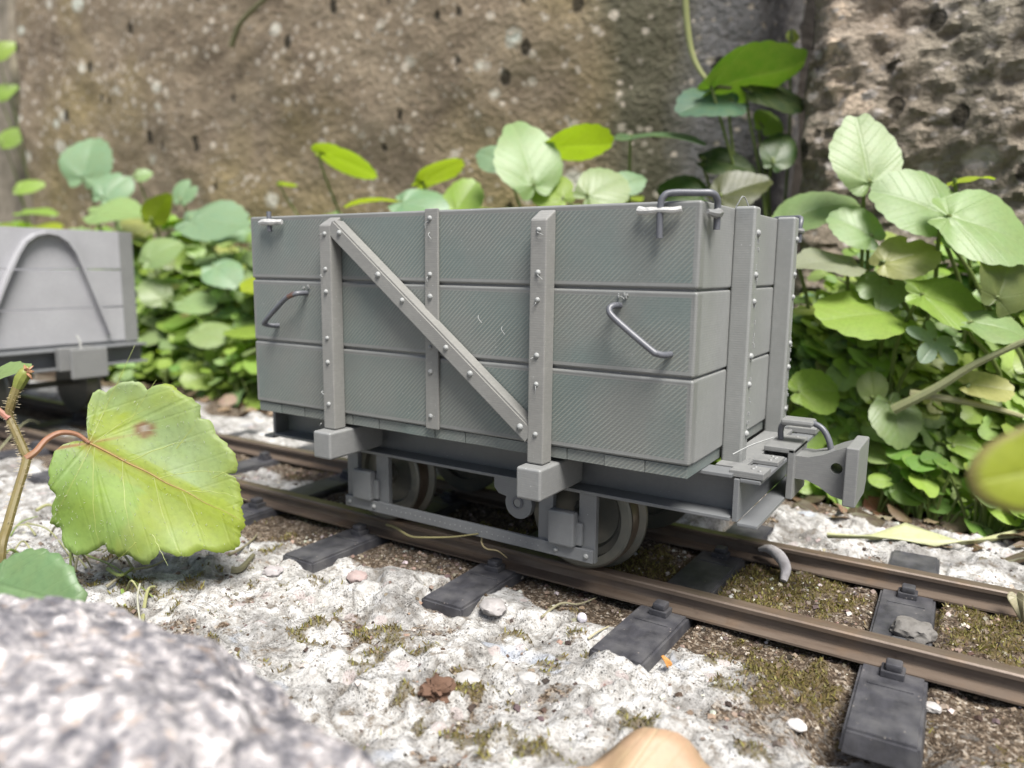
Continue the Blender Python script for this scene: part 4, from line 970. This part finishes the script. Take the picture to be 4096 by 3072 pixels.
n_ = len(dense); vs = []; uv = []; cl = []; fs = []
lenx = (Vector(tipz) - Vector(cent)).length
def hero_pt(q):
    px, py = q; r = Vector((px - cent[0], py - cent[1])); u = r.dot(AX) / lenx; v_ = r.dot(AN) / lenx    # v_>0 above the midrib
    bend = .9 * u - .55 * u * u + 1.25 * abs(v_) * (1 if v_ > 0 else -1.0) * (1.0 if v_ > 0 else .95) + .35 * math.sin(v_ * 9 + u * 2) * abs(v_) + .12 * math.sin(14 * u) * abs(v_)
    return deep(px, py, D0 + bend), u, v_
for j in range(rings + 1):
    s_ = j / rings
    for k in range(n_):
        q = zpx(*dense[k]); q = (cent[0] + (q[0] - cent[0]) * s_, cent[1] + (q[1] - cent[1]) * s_)
        P, u, v_ = hero_pt(q); vs.append(P); uv.append((u, v_))
        f = mnoise.noise(Vector((u * 3.2, v_ * 3.2, 2.0))); pal = max(0, min(1, .45 + .75 * f + (.35 if (.05 < v_ < .5 and u < .75 and s_ > .55) else 0) - (.45 if abs(v_) < .06 else 0)))
        f2 = mnoise.noise(Vector((u * 14, v_ * 14, 5.0))); pal = max(0, min(1, pal + .25 * f2))
        ye = max(0, min(1, (u - .55) * 2.2))
        c = Vector((.39, .49, .035)).lerp(Vector((.43, .56, .27)), pal * (1 - .75 * ye))
        if v_ < -.1 and u < .4: c = c.lerp(Vector((.31, .50, .11)), .6)
        red = max(0, 1 - abs(v_) / .02) * max(0, 1 - u / .75); red = max(red, max(0, 1 - abs(v_ - .75 * u) / .016) * max(0, 1 - u / .24)); red = max(red, max(0, 1 - math.hypot(u, v_) / .05))
        c = c.lerp(Vector((.42, .17, .06)), min(1, red) * .85)
        hx, hy = zpx(870, 480); dd = math.hypot(q[0] - hx, (q[1] - hy) * 1.1) + 5 * mnoise.noise(Vector((q[0] * .12, q[1] * .12, 0)))
        if dd < 26: c = c.lerp(Vector((.33, .20, .10)), min(1, (26 - dd) / 8))
        if dd < 12: c = c.lerp(Vector((.50, .44, .40)), min(1, (12 - dd) / 5))
        cl.append(tuple(c))
for j in range(rings):
    for k in range(n_):
        k2 = (k + 1) % n_; fs.append((j * n_ + k, (j + 1) * n_ + k, (j + 1) * n_ + k2, j * n_ + k2))
b.add(vs, fs, uv, cl); lf = b.build('leaf', M_HERO, hp, 'leaf')
m_ = lf.modifiers.new('thickness', 'SOLIDIFY'); m_.thickness = .006
for (u0, v0, u1, v1, k1) in ((.02, .0, .30, .42, .05), (.0, .01, -.02, .62, .05), (.25, .005, .62, .34, .04), (.45, .004, .86, .22, .04), (.62, .003, .95, .12, .02), (.02, -.01, .02, -.52, -.04), (.04, -.01, .34, -.52, -.05), (.22, -.01, .55, -.44, -.05), (.42, -.005, .78, -.34, -.04), (.6, -.004, .90, -.2, -.02), (.0, 0, 1.0, 0, .0), (.15, .20, .18, .5, .02), (.5, -.38, .45, -.52, .0), (.46, .2, .50, .40, .0), (.72, .14, .82, .27, 0), (.56, -.3, .72, -.42, 0)):
    P_ = []
    for i in range(9):
        t = i / 8; u_ = u0 + (u1 - u0) * t; vv_ = v0 + (v1 - v0) * t + k1 * math.sin(t * math.pi) + .004 * math.sin(t * 23 + u0 * 9)
        q = (cent[0] + (AX.x * u_ + AN.x * vv_) * lenx, cent[1] + (AX.y * u_ + AN.y * vv_) * lenx); P_.append(hero_pt(q)[0] + Vector((CAM_M[0][2], CAM_M[1][2], CAM_M[2][2])) * .004)
    vb = MB(); cc = [.011 if v1 else .02, .003]; rr_ = [cc[0] + (cc[1] - cc[0]) * i / 8 for i in range(9)]
    vb.tube(P_, rr_, 5, 3, (.36, .20, .06) if not v1 else (.37, .44, .10)); vb.build('vein', M_STEM, lf)
# fine pale bristles on the leaf
b = MB(); rg = random.Random(9); cv = Vector((CAM_M[0][2], CAM_M[1][2], CAM_M[2][2]))
for i in range(330):
    k = rg.randrange(n_); s_ = rg.random() ** .5; q = zpx(*dense[k]); q = (cent[0] + (q[0] - cent[0]) * s_, cent[1] + (q[1] - cent[1]) * s_)
    P, u, v_ = hero_pt(q); d_ = (cv * .3 + CR * rg.uniform(-.1, .6) + UP * rg.uniform(-.5, .3)).normalized()
    b.tube([P + cv * .012, P + cv * .03 + d_ * rg.uniform(.03, .07)], .0035, 3, 0, (.62, .66, .5))
lh = b.build('leaf_hairs', M_STEM, lf); lh['kind'] = 'stuff'
stem_px = [(2, 1205, 14.6), (18, 1130, 15), (38, 1060, 15.4), (57, 995, 15.8), (52, 975, 15.85), (32, 930, 15.9), (20, 900, 15.95), (25, 870, 15.95), (38, 835, 16)]
b = MB(); sp = [base] + [deep(*q) for q in stem_px]; b.tube(sp, [.10, .09, .09, .085, .09, .09, .085, .085, .09, .10], 9, 6, (.19, .145, .05)); st = b.build('stem', M_STEM, hp)
b = MB(); b.tube([deep(57, 990, 15.8), deep(78, 975, 15.9), deep(100, 950, 16.1), deep(130, 935, 16.3), deep(165, 938, 16.5), deep(cent[0], cent[1], D0)], [.085, .07, .065, .06, .05, .045], 8, 6, (.33, .14, .08)); b.build('leaf_stalk', M_STEM, hp)
b = MB(); b.tube([deep(38, 838, 16), deep(46, 820, 16), deep(55, 805, 16), deep(62, 792, 16)], [.10, .14, .13, .05], 9, 5, (.26, .30, .06)); bud = b.build('bud', M_STEM, hp)
b = MB()
for e_ in ((74, 803), (70, 820), (72, 790), (52, 788)): b.tube([deep(58, 805, 16), deep((58 + e_[0]) / 2, (803 + e_[1]) / 2, 15.9), deep(e_[0], e_[1], 15.95)], [.05, .035, .008], 5, 3, (.45, .22, .12))
b.build('bud_scales', M_STEM, bud)
b = MB()
for i in range(260):
    j = rg.randrange(1, len(sp) - 1); t = rg.random(); P = sp[j].lerp(sp[min(j + 1, len(sp) - 1)], t); a = rg.uniform(0, 6.28)
    d_ = (CR * math.cos(a) + cv * math.sin(a) + UP * rg.uniform(-.3, .3)).normalized(); b.tube([P + d_ * .08, P + d_ * rg.uniform(.12, .19)], .0035, 3, 0, (.6, .5, .33))
sh = b.build('stem_hairs', M_STEM, st); sh['kind'] = 'stuff'
# upper cut-off leaf and side shoot of that plant
vs, fs, uv = leaf_geo(.82, 'heart', 48, 5, .15, .2, .1, 16, rg, .12); M_ = frame(deep(-28, 822, 16.3), scr(1, .28, .1), scr(-.35, .75, .35)); b = MB(); b.add([M_ @ Vector(v) for v in vs], fs, uv, PALE); b.build('upper_leaf', M_HERO, hp, 'leaf')
b = MB(); b.tube([deep(-40, 850, 15.9), deep(-10, 880, 15.9), deep(20, 905, 15.9)], [.06, .06, .07], 7, 4, (.40, .16, .12)); b.build('side_shoot', M_STEM, hp)
# lower leaf on the ground at its foot
def free_leaf(name, pos, tip, nrm, R, kind, c, label, cat, mat=M_LEAF, fold=.1, cup=.15, ripple=.06, th=20, td=.05, grp_=None, N_=64, rings=6):
    rg = random.Random(int(abs(pos.x * 31 + pos.y * 17)))
    vs, fs, uv = leaf_geo(R, kind, N_, rings, fold, cup, ripple, th, rg, td); M_ = frame(Vector(pos), tip, nrm)
    cc = c if not isinstance(c, list) else [c[0] if j < 1 + N_ * (rings - 1) else c[1] for j in range(len(vs))]
    b = MB(); b.add([M_ @ Vector(v) for v in vs], fs, uv, cc); o = b.build(name, mat, smooth='leaf', org=pos)
    m = o.modifiers.new('thickness', 'SOLIDIFY'); m.thickness = .02
    return tag(o, label, cat, grp_)
o = free_leaf('toothed_leaf', deep(-5, 1262, 13.2), scr(.95, -.12, .25), scr(-.1, .62, .72), 1.28, 'heart', (.21, .35, .16), 'green toothed leaf with a pale midrib at the left edge, below the big yellow-green leaf', 'leaf', M_LEAF, .18, .12, .08, 22, .1)
b = MB(); P = deep(-5, 1262, 13.2); b.tube([P, P + Vector((-.6, .3, -.8)), Vector((P.x - 1, P.y + .6, -3.8))], [.05, .05, .05], 6, 4, (.2, .25, .08)); b.build('stalk', M_STEM, o, org=P)

# blurred leaf close to the lens at the right edge
P = deep(2312, 1000, 7.0)
o = free_leaf('yellowing_leaf', P, scr(-.95, -.22, 0), scr(-.1, .3, .95), .70, 'heart', [(.42, .48, .03), (.40, .31, .14)], 'out-of-focus yellow-green leaf with brownish rim close to the camera at the right edge', 'leaf', M_HERO, .2, .2, .1, 9, .08)
b = MB(); b.tube([P, P + Vector((.7, .0, -.9)), Vector((P.x + 1.6, P.y + .6, -3.9))], [.05, .06, .06], 7, 5, (.28, .2, .08)); b.build('stalk', M_STEM, o, org=P)

# ------------------------------------------------------------------ boulder, close and out of focus
bm = bmesh.new(); bmesh.ops.create_icosphere(bm, subdivisions=6, radius=1)
bc = deep(200, 1662, 8.4)
ax = (CR * .93 + CT * .36).normalized(); ay = UP.cross(ax)
for v in bm.verts:
    n0 = v.co.copy(); r = 1 + .17 * mnoise.fractal(n0 * 2.1 + Vector((3, 1, 7)), 1, 2, 5) + .035 * mnoise.fractal(n0 * 6, 1, 2, 4) + .02 * mnoise.fractal(n0 * 16, 1, 2, 3)
    p_ = Vector((math.copysign(abs(n0.x) ** .85, n0.x), math.copysign(abs(n0.y) ** .85, n0.y), math.copysign(abs(n0.z) ** .8, n0.z))) * r
    v.co = bc + ax * p_.x * 3.5 + ay * p_.y * 1.9 + UP * p_.z * (1.35 - .1 * p_.x) + UP * (-.62) * p_.x + UP * -.2
    if v.co.z < -3.9: v.co.z = -3.9
b = MB(); b.bm(bm); o = b.build('boulder', M_BOULD, org=(bc.x, bc.y, -3.9)); tag(o, 'pale speckled boulder out of focus in the lower left corner', 'boulder')

# ------------------------------------------------------------------ litter
def rest(px, py, dz=.05):
    P = at(px, py, 2, -3.7); P = at(px, py, 2, gz(P.x, P.y)); P.z = gz(P.x, P.y) + dz; return P
P = rest(1300, 1768, .16); free_leaf('fallen_leaf', P, scr(1, .02, .05), scr(-.08, .85, .5), 1.75, 'round', (.50, .33, .21), 'large tan fallen leaf with pale ribs, cut by the bottom edge', 'fallen leaf', M_DRY, .05, .28, .22, 14, .05)
P = rest(1893, 1112, .12); free_leaf('fallen_leaf', P, scr(1, -.05, -.3), scr(0, .85, .5), 1.75, 'lance', (.40, .15, .09), 'narrow reddish fallen leaf at the edge of the bed beyond the buffer', 'fallen leaf', M_DRY, .25, .1, .1, 0, 0)
# long pale leaf lying by the far rail
A = [rest(1785, 1168, .15), rest(1880, 1172, .22), rest(1950, 1172, .25), rest(2020, 1185, .2), rest(2080, 1188, .16), rest(2212, 1166, .18), rest(2300, 1160, .15)]
wd = [.03, .16, .30, .36, .10, .09, .07]; vs = []; uv = []; fs = []; cl = []
for i, p_ in enumerate(A):
    for j in range(5):
        t = j / 4 - .5; vs.append(p_ + Vector((0, t * wd[i] * 1.6, .55 * wd[i] * (t + .3) + .10 * math.sin(i * 2 + j)))); uv.append((i * .15, t)); cl.append((.52, .54, .30))
for i in range(len(A) - 1):
    for j in range(4): fs.append((i * 5 + j, i * 5 + j + 5, i * 5 + j + 6, i * 5 + j + 1))
b = MB(); b.add(vs, fs, uv, cl); o = b.build('fallen_leaf', M_DRY, smooth='leaf', org=A[0]); tag(o, 'long twisted pale yellow leaf lying along the far rail at the right', 'fallen leaf'); m = o.modifiers.new('t', 'SOLIDIFY'); m.thickness = .03
P = at(2196, 1290, 1, 5.25); o = free_leaf('fallen_leaf', P, scr(.35, -1, .1), scr(-.6, .5, .5), .55, 'lance', (.36, .32, .2), 'curled dry leaf leaning on the far rail at the right edge', 'fallen leaf', M_DRY, .6, .2, .2, 0, 0)
# curled white grub-like root
pts = [at(1640, 1187, 2, -3.3), at(1662, 1186, 2, -3.2), at(1685, 1203, 2, -3.25), at(1697, 1228, 2, -3.4), at(1692, 1255, 2, -3.62)]
b = MB(); b.tube(pts, [.05, .12, .15, .13, .08], 10, 6, (.8, .77, .76)); o = b.build('curled_root', M_TINT, org=pts[0]); tag(o, 'short curled whitish root between the rails, right of the wagon', 'root')
def stone(name, P, r, c, label, cat, grp_=None, sq=(1, 1, .7), seed=0, sub=3, rough=.25, mat=M_TINT):
    bm = bmesh.new(); bmesh.ops.create_icosphere(bm, subdivisions=sub, radius=1)
    for v in bm.verts:
        n0 = v.co.copy(); q = 1 + rough * mnoise.fractal(n0 * 1.6 + Vector((seed * 3.1, 0, 0)), 1, 2, 4); v.co = Vector((n0.x * sq[0], n0.y * sq[1], n0.z * sq[2])) * q * r + P
    vsx = [v.co.copy() for v in bm.verts]; bm.verts.index_update(); b = MB(); b.add(vsx, [[v.index for v in f.verts] for f in bm.faces], None, c); bm.free()
    o = b.build(name, mat, org=P); return tag(o, label, cat, grp_)
P = at(1972, 1362, 2, -3.5); stone('pebble', P, .36, (.20, .19, .175), 'rough dark grey pebble sitting on the sleeper between the rails', 'pebble', None, (1.15, 1, .62), 3, 4, .22)
stone('moss_clod', rest(942, 1508, .14), .22, (.15, .085, .055), 'fuzzy reddish brown clod of dead moss on the white crust', 'clod', None, (1.2, 1, .9), 5, 4, .7)
stone('snail_shell', rest(1257, 1343, .07), .12, (.62, .6, .66), 'tiny pale snail shell in the mossy gap left of a sleeper', 'shell', None, (.9, .8, 1), 8, 3, .15)
P = rest(1442, 1448, .12); free_leaf('seed_husk', P, scr(-.2, 1, 0), scr(.5, .5, .7), .24, 'lance', (.62, .26, .05), 'orange seed husk at the near end of a sleeper', 'husk', M_DRY, .9, .3, 0, 0, 0, None, 24, 3)
P = rest(1000, 1262, .1); free_leaf('seed_husk', P, scr(.9, .4, 0), scr(.1, .7, .6), .2, 'lance', (.55, .28, .14), 'small orange-brown husk beside the sleeper under the tie bar', 'husk', M_DRY, .8, .3, 0, 0, 0, None, 24, 3)
stones = [(770, 1245, .22, (.42, .33, .31), 'pinkish flat stone on the crust left of a sleeper'), (1065, 1310, .26, (.42, .40, .39), 'grey stone chip beside the buried sleeper end'), (1010, 1475, .2, (.48, .47, .45), 'rounded grey stone in the white crust above the moss clod'), (1140, 1470, .17, (.5, .49, .47), 'pale wedge shaped stone right of the moss clod'), (1720, 1570, .14, (.66, .64, .62), 'white pebble just left of the large front sleeper'), (2008, 1575, .13, (.5, .48, .46), 'pale pebble right of the large front sleeper'), (1115, 1250, .16, (.52, .46, .40), 'tan pebble against the foot of the near rail'), (590, 1240, .2, (.45, .42, .42), 'grey pebble right of the big yellow-green leaf')]
for i, (px, py, r, c, lab) in enumerate(stones): stone('pebble', rest(px, py, r * .3), r, c, lab, 'pebble', 'pebbles lying on the ground', (1.2, 1, .6), i + 20)
# twigs, straws, threads
def ground_strand(name, pl, r, c, label, cat, dz=.06, mat=M_DRY): return strand(name, [rest(x, y, z if z is not None else dz) for x, y, z in pl], r, c, label, cat, mat, None, True)
ground_strand('twig', [(225, 1368, .15), (290, 1382, .12), (350, 1390, .12), (418, 1402, .12)], .12, (.30, .24, .16), 'brown twig lying behind the boulder', 'twig')
ground_strand('thread', [(305, 1300, .4), (300, 1340, .35), (308, 1380, .2), (322, 1405, .05)], .025, (.55, .52, .46), 'pale curved thread standing over the brown twig', 'thread')
ground_strand('straw', [(414, 1400, .12), (440, 1425, .1), (480, 1450, .05)], .03, (.5, .45, .38), 'short pale straw at the tip of the brown twig', 'straw')
strand('tendril', [at(835, 1133, 1, 1.25), at(855, 1140, 1, 1.2), at(885, 1158, 1, .9), at(915, 1161, 1, .7), at(975, 1160, 1, .8), at(1033, 1153, 1, .85)], .035, (.34, .27, .11), 'thin straw coloured tendril under the wagon tie bar', 'tendril', M_DRY)
strand('tendril', [at(1045, 1152, 1, 1.0), at(1040, 1170, 1, .95), at(1050, 1185, 1, .9), at(1075, 1190, 1, .95), at(1095, 1205, 1, 1.1)], .025, (.36, .25, .13), 'thin brown tendril hanging onto a sleeper chair', 'tendril', M_DRY)
ground_strand('straw', [(1170, 1330, .06), (1210, 1315, .12), (1250, 1312, .1), (1290, 1295, .05)], .03, (.36, .30, .21), 'bent straw above the snail shell', 'straw')
ground_strand('straw', [(1270, 1385, .05), (1290, 1375, .1), (1315, 1360, .06)], .03, (.5, .42, .3), 'short straw right of the snail shell', 'straw')
ground_strand('straw', [(495, 1205, .06), (520, 1190, .1), (545, 1170, .08), (555, 1160, .05)], .04, (.3, .24, .16), 'brown straw beside the dark bark chip', 'straw')
ground_strand('bark_chip', [(500, 1228, .05), (520, 1222, .1), (548, 1208, .06)], .11, (.10, .065, .045), 'dark bark chip right of the big leaf', 'bark')
ground_strand('straw', [(0, 1010, .6), (60, 960, .9), (90, 950, .6)], .03, (.5, .48, .3), 'pale straw behind the hairy stem', 'straw')
def tuft():
    r_ = random.Random(77); out = []
    for q in range(16):
        x = r_.uniform(20, 320); y = r_.uniform(1150, 1285); dx = r_.uniform(-70, 70); dy = r_.uniform(-45, 30)
        out.append([(x, y, .05), (x + dx * .4, y + dy * .4, r_.uniform(.2, .5)), (x + dx, y + dy, r_.uniform(.05, .4))])
    return out
for i, pl in enumerate((*tuft(), [(140, 1185, .3), (180, 1215, .3), (250, 1250, .25), (330, 1285, .2)], [(230, 1270, .1), (280, 1262, .25), (330, 1245, .2), (360, 1225, .1)], [(170, 1150, .3), (200, 1190, .35), (225, 1200, .2)], [(265, 1290, .1), (275, 1330, .1), (285, 1352, .05)], [(305, 1330, .05), (320, 1300, .2), (335, 1280, .3)], [(60, 1150, .3), (110, 1180, .4), (160, 1200, .2)], [(80, 1120, .4), (120, 1130, .5), (190, 1180, .3)], [(235, 1255, .3), (262, 1268, .4), (290, 1258, .3)])):
    o = ground_strand('grass_blade', pl, random.Random(i).uniform(.022, .05), random.Random(i).choice(((.25, .36, .08), (.42, .42, .2), (.3, .38, .1), (.48, .44, .3))), 'thin green or straw grass blade in the tuft under the big leaf', 'grass blade', .1, M_STEM); o['group'] = 'grass blades under the big leaf'
# soft blue-white scrap by the tan leaf
P = rest(1440, 1592, .1); stone('paint_flake', P, .12, (.6, .68, .78), 'pale blue flake on the tan fallen leaf', 'flake', None, (1.6, .8, .4), 44, 3, .6)

# ------------------------------------------------------------------ moss, grit and dead leaf litter (uncountable)
rsn = np.random.RandomState(3)
mx_ = rsn.uniform(-3, 20, 130000); my_ = rsn.uniform(-7, 8, 130000); dm, mm = masks(mx_, my_); keep = (rsn.rand(130000) < np.clip(mm * 1.6 - .45, 0, .95))
mx_, my_ = mx_[keep], my_[keep]; mz_ = ground_z(mx_, my_)
b = MB(); rg = random.Random(2)
for x, y, z in zip(mx_, my_, mz_):
    if any(abs(x - (15.48 + 4.32 * q)) < .62 and -1.0 < y < 8.3 for q in (-4, -3, -2, -1, 0, 1)) or abs(y - RY1) < .34 or abs(y - RY2) < .34: continue
    a = rg.uniform(0, 6.28); h = rg.uniform(.03, .11) * rg.choice((.6, 1, 1)); wd_ = rg.uniform(.012, .022); dx, dy = math.cos(a) * wd_, math.sin(a) * wd_; lx, ly = rg.uniform(-.05, .05), rg.uniform(-.05, .05)
    c = rg.choice(((.24, .20, .05), (.22, .19, .045), (.15, .10, .04), (.34, .31, .08), (.17, .15, .035), (.22, .14, .06), (.12, .085, .03)))
    b.add([(x - dx, y - dy, z - .01), (x + dx, y + dy, z - .01), (x + lx + dx * .7, y + ly + dy * .7, z + h * .6), (x + lx * 1.6, y + ly * 1.6, z + h), (x + lx - dx * .7, y + ly - dy * .7, z + h * .6)], [(0, 1, 2, 4), (4, 2, 3)], None, c)
o = b.build('moss', M_MOSS, smooth='leaf'); tag(o, 'olive brown moss tufts growing in patches on the ground', 'moss', None, 'stuff')
gx = rsn.uniform(-6, 20, 34000); gy = rsn.uniform(-7, 11.5, 34000); dm, mm = masks(gx, gy); keep = (rsn.rand(34000) < .06 + .75 * dm)
gx, gy = gx[keep], gy[keep]; gz_ = ground_z(gx, gy)
b = MB(); tet = [(1, 0, -.5), (-.5, .87, -.5), (-.5, -.87, -.5), (.1, 0, .8), (.5, .6, .3), (.5, -.6, .2), (-.8, .1, .3)]; tf = [(0, 4, 5), (4, 3, 5), (1, 6, 4), (6, 3, 4), (2, 5, 6), (5, 3, 6), (0, 1, 4), (1, 2, 6), (2, 0, 5), (0, 2, 1)]
for x, y, z in zip(gx, gy, gz_):
    if z < -3.84: continue
    r = .02 + .075 * rg.random() ** 4; a = rg.uniform(0, 6.28); ca, sa = math.cos(a) * r, math.sin(a) * r; fz = rg.uniform(.5, 1)
    c = rg.choice(((.09, .06, .04), (.16, .12, .085), (.27, .22, .17), (.62, .58, .52), (.05, .035, .025), (.32, .24, .18), (.13, .10, .09)))
    b.add([(x + q[0] * ca - q[1] * sa, y + q[0] * sa + q[1] * ca, z + q[2] * r * fz + .01) for q in tet], tf, None, jit(c, .2, rg))
o = b.build('grit', M_TINT, smooth=False); tag(o, 'loose brown grit and crumbs scattered along the track', 'grit', None, 'stuff')
b = MB()
for i in range(420):
    x = rg.uniform(-30, 20); y = rg.uniform(9.2, 13.5) + (1.5 if x < -5 else 0); z = gz(x, y) if y < 12 else -4.0 + rg.uniform(0, .3)
    a = rg.uniform(0, 6.28); R = rg.uniform(.3, .9); vs, fs, uv = leaf_geo(R, rg.choice(('lance', 'heart')), 16, 2, rg.uniform(-.3, .4), .3, .2, 0, rg)
    M_ = frame(Vector((x, y, z + .12)), (math.cos(a), math.sin(a), rg.uniform(-.2, .2)), (rg.uniform(-.5, .5), rg.uniform(-.5, .5), 1)); b.add([M_ @ Vector(v) for v in vs], fs, uv, jit(rg.choice(((.13, .08, .05), (.22, .14, .09), (.06, .04, .025), (.28, .2, .14))), .2, rg))
o = b.build('leaf_litter', M_DRY, smooth='leaf'); tag(o, 'brown dead leaf litter along the edge of the bed', 'leaf litter', None, 'stuff')

for o in col.objects:
    if 'org' in o: del o['org']

# real-world albedos: one common factor on every base colour, the exposure makes up for it
for m in bpy.data.materials:
    if not m.use_nodes: continue
    for nd in list(m.node_tree.nodes):
        key, fac = ('Base Color', .68) if nd.type == 'BSDF_PRINCIPLED' else (('Color', .8) if nd.type == 'BSDF_TRANSLUCENT' else (None, 1))
        if not key or not nd.inputs[key].is_linked: continue
        src = nd.inputs[key].links[0].from_socket
        x = m.node_tree.nodes.new('ShaderNodeMix'); x.data_type = 'RGBA'; x.blend_type = 'MULTIPLY'; x.inputs[0].default_value = 1; x.inputs[7].default_value = (fac, fac, fac, 1)
        m.node_tree.links.new(src, x.inputs[6]); m.node_tree.links.new(x.outputs[2], nd.inputs[key])
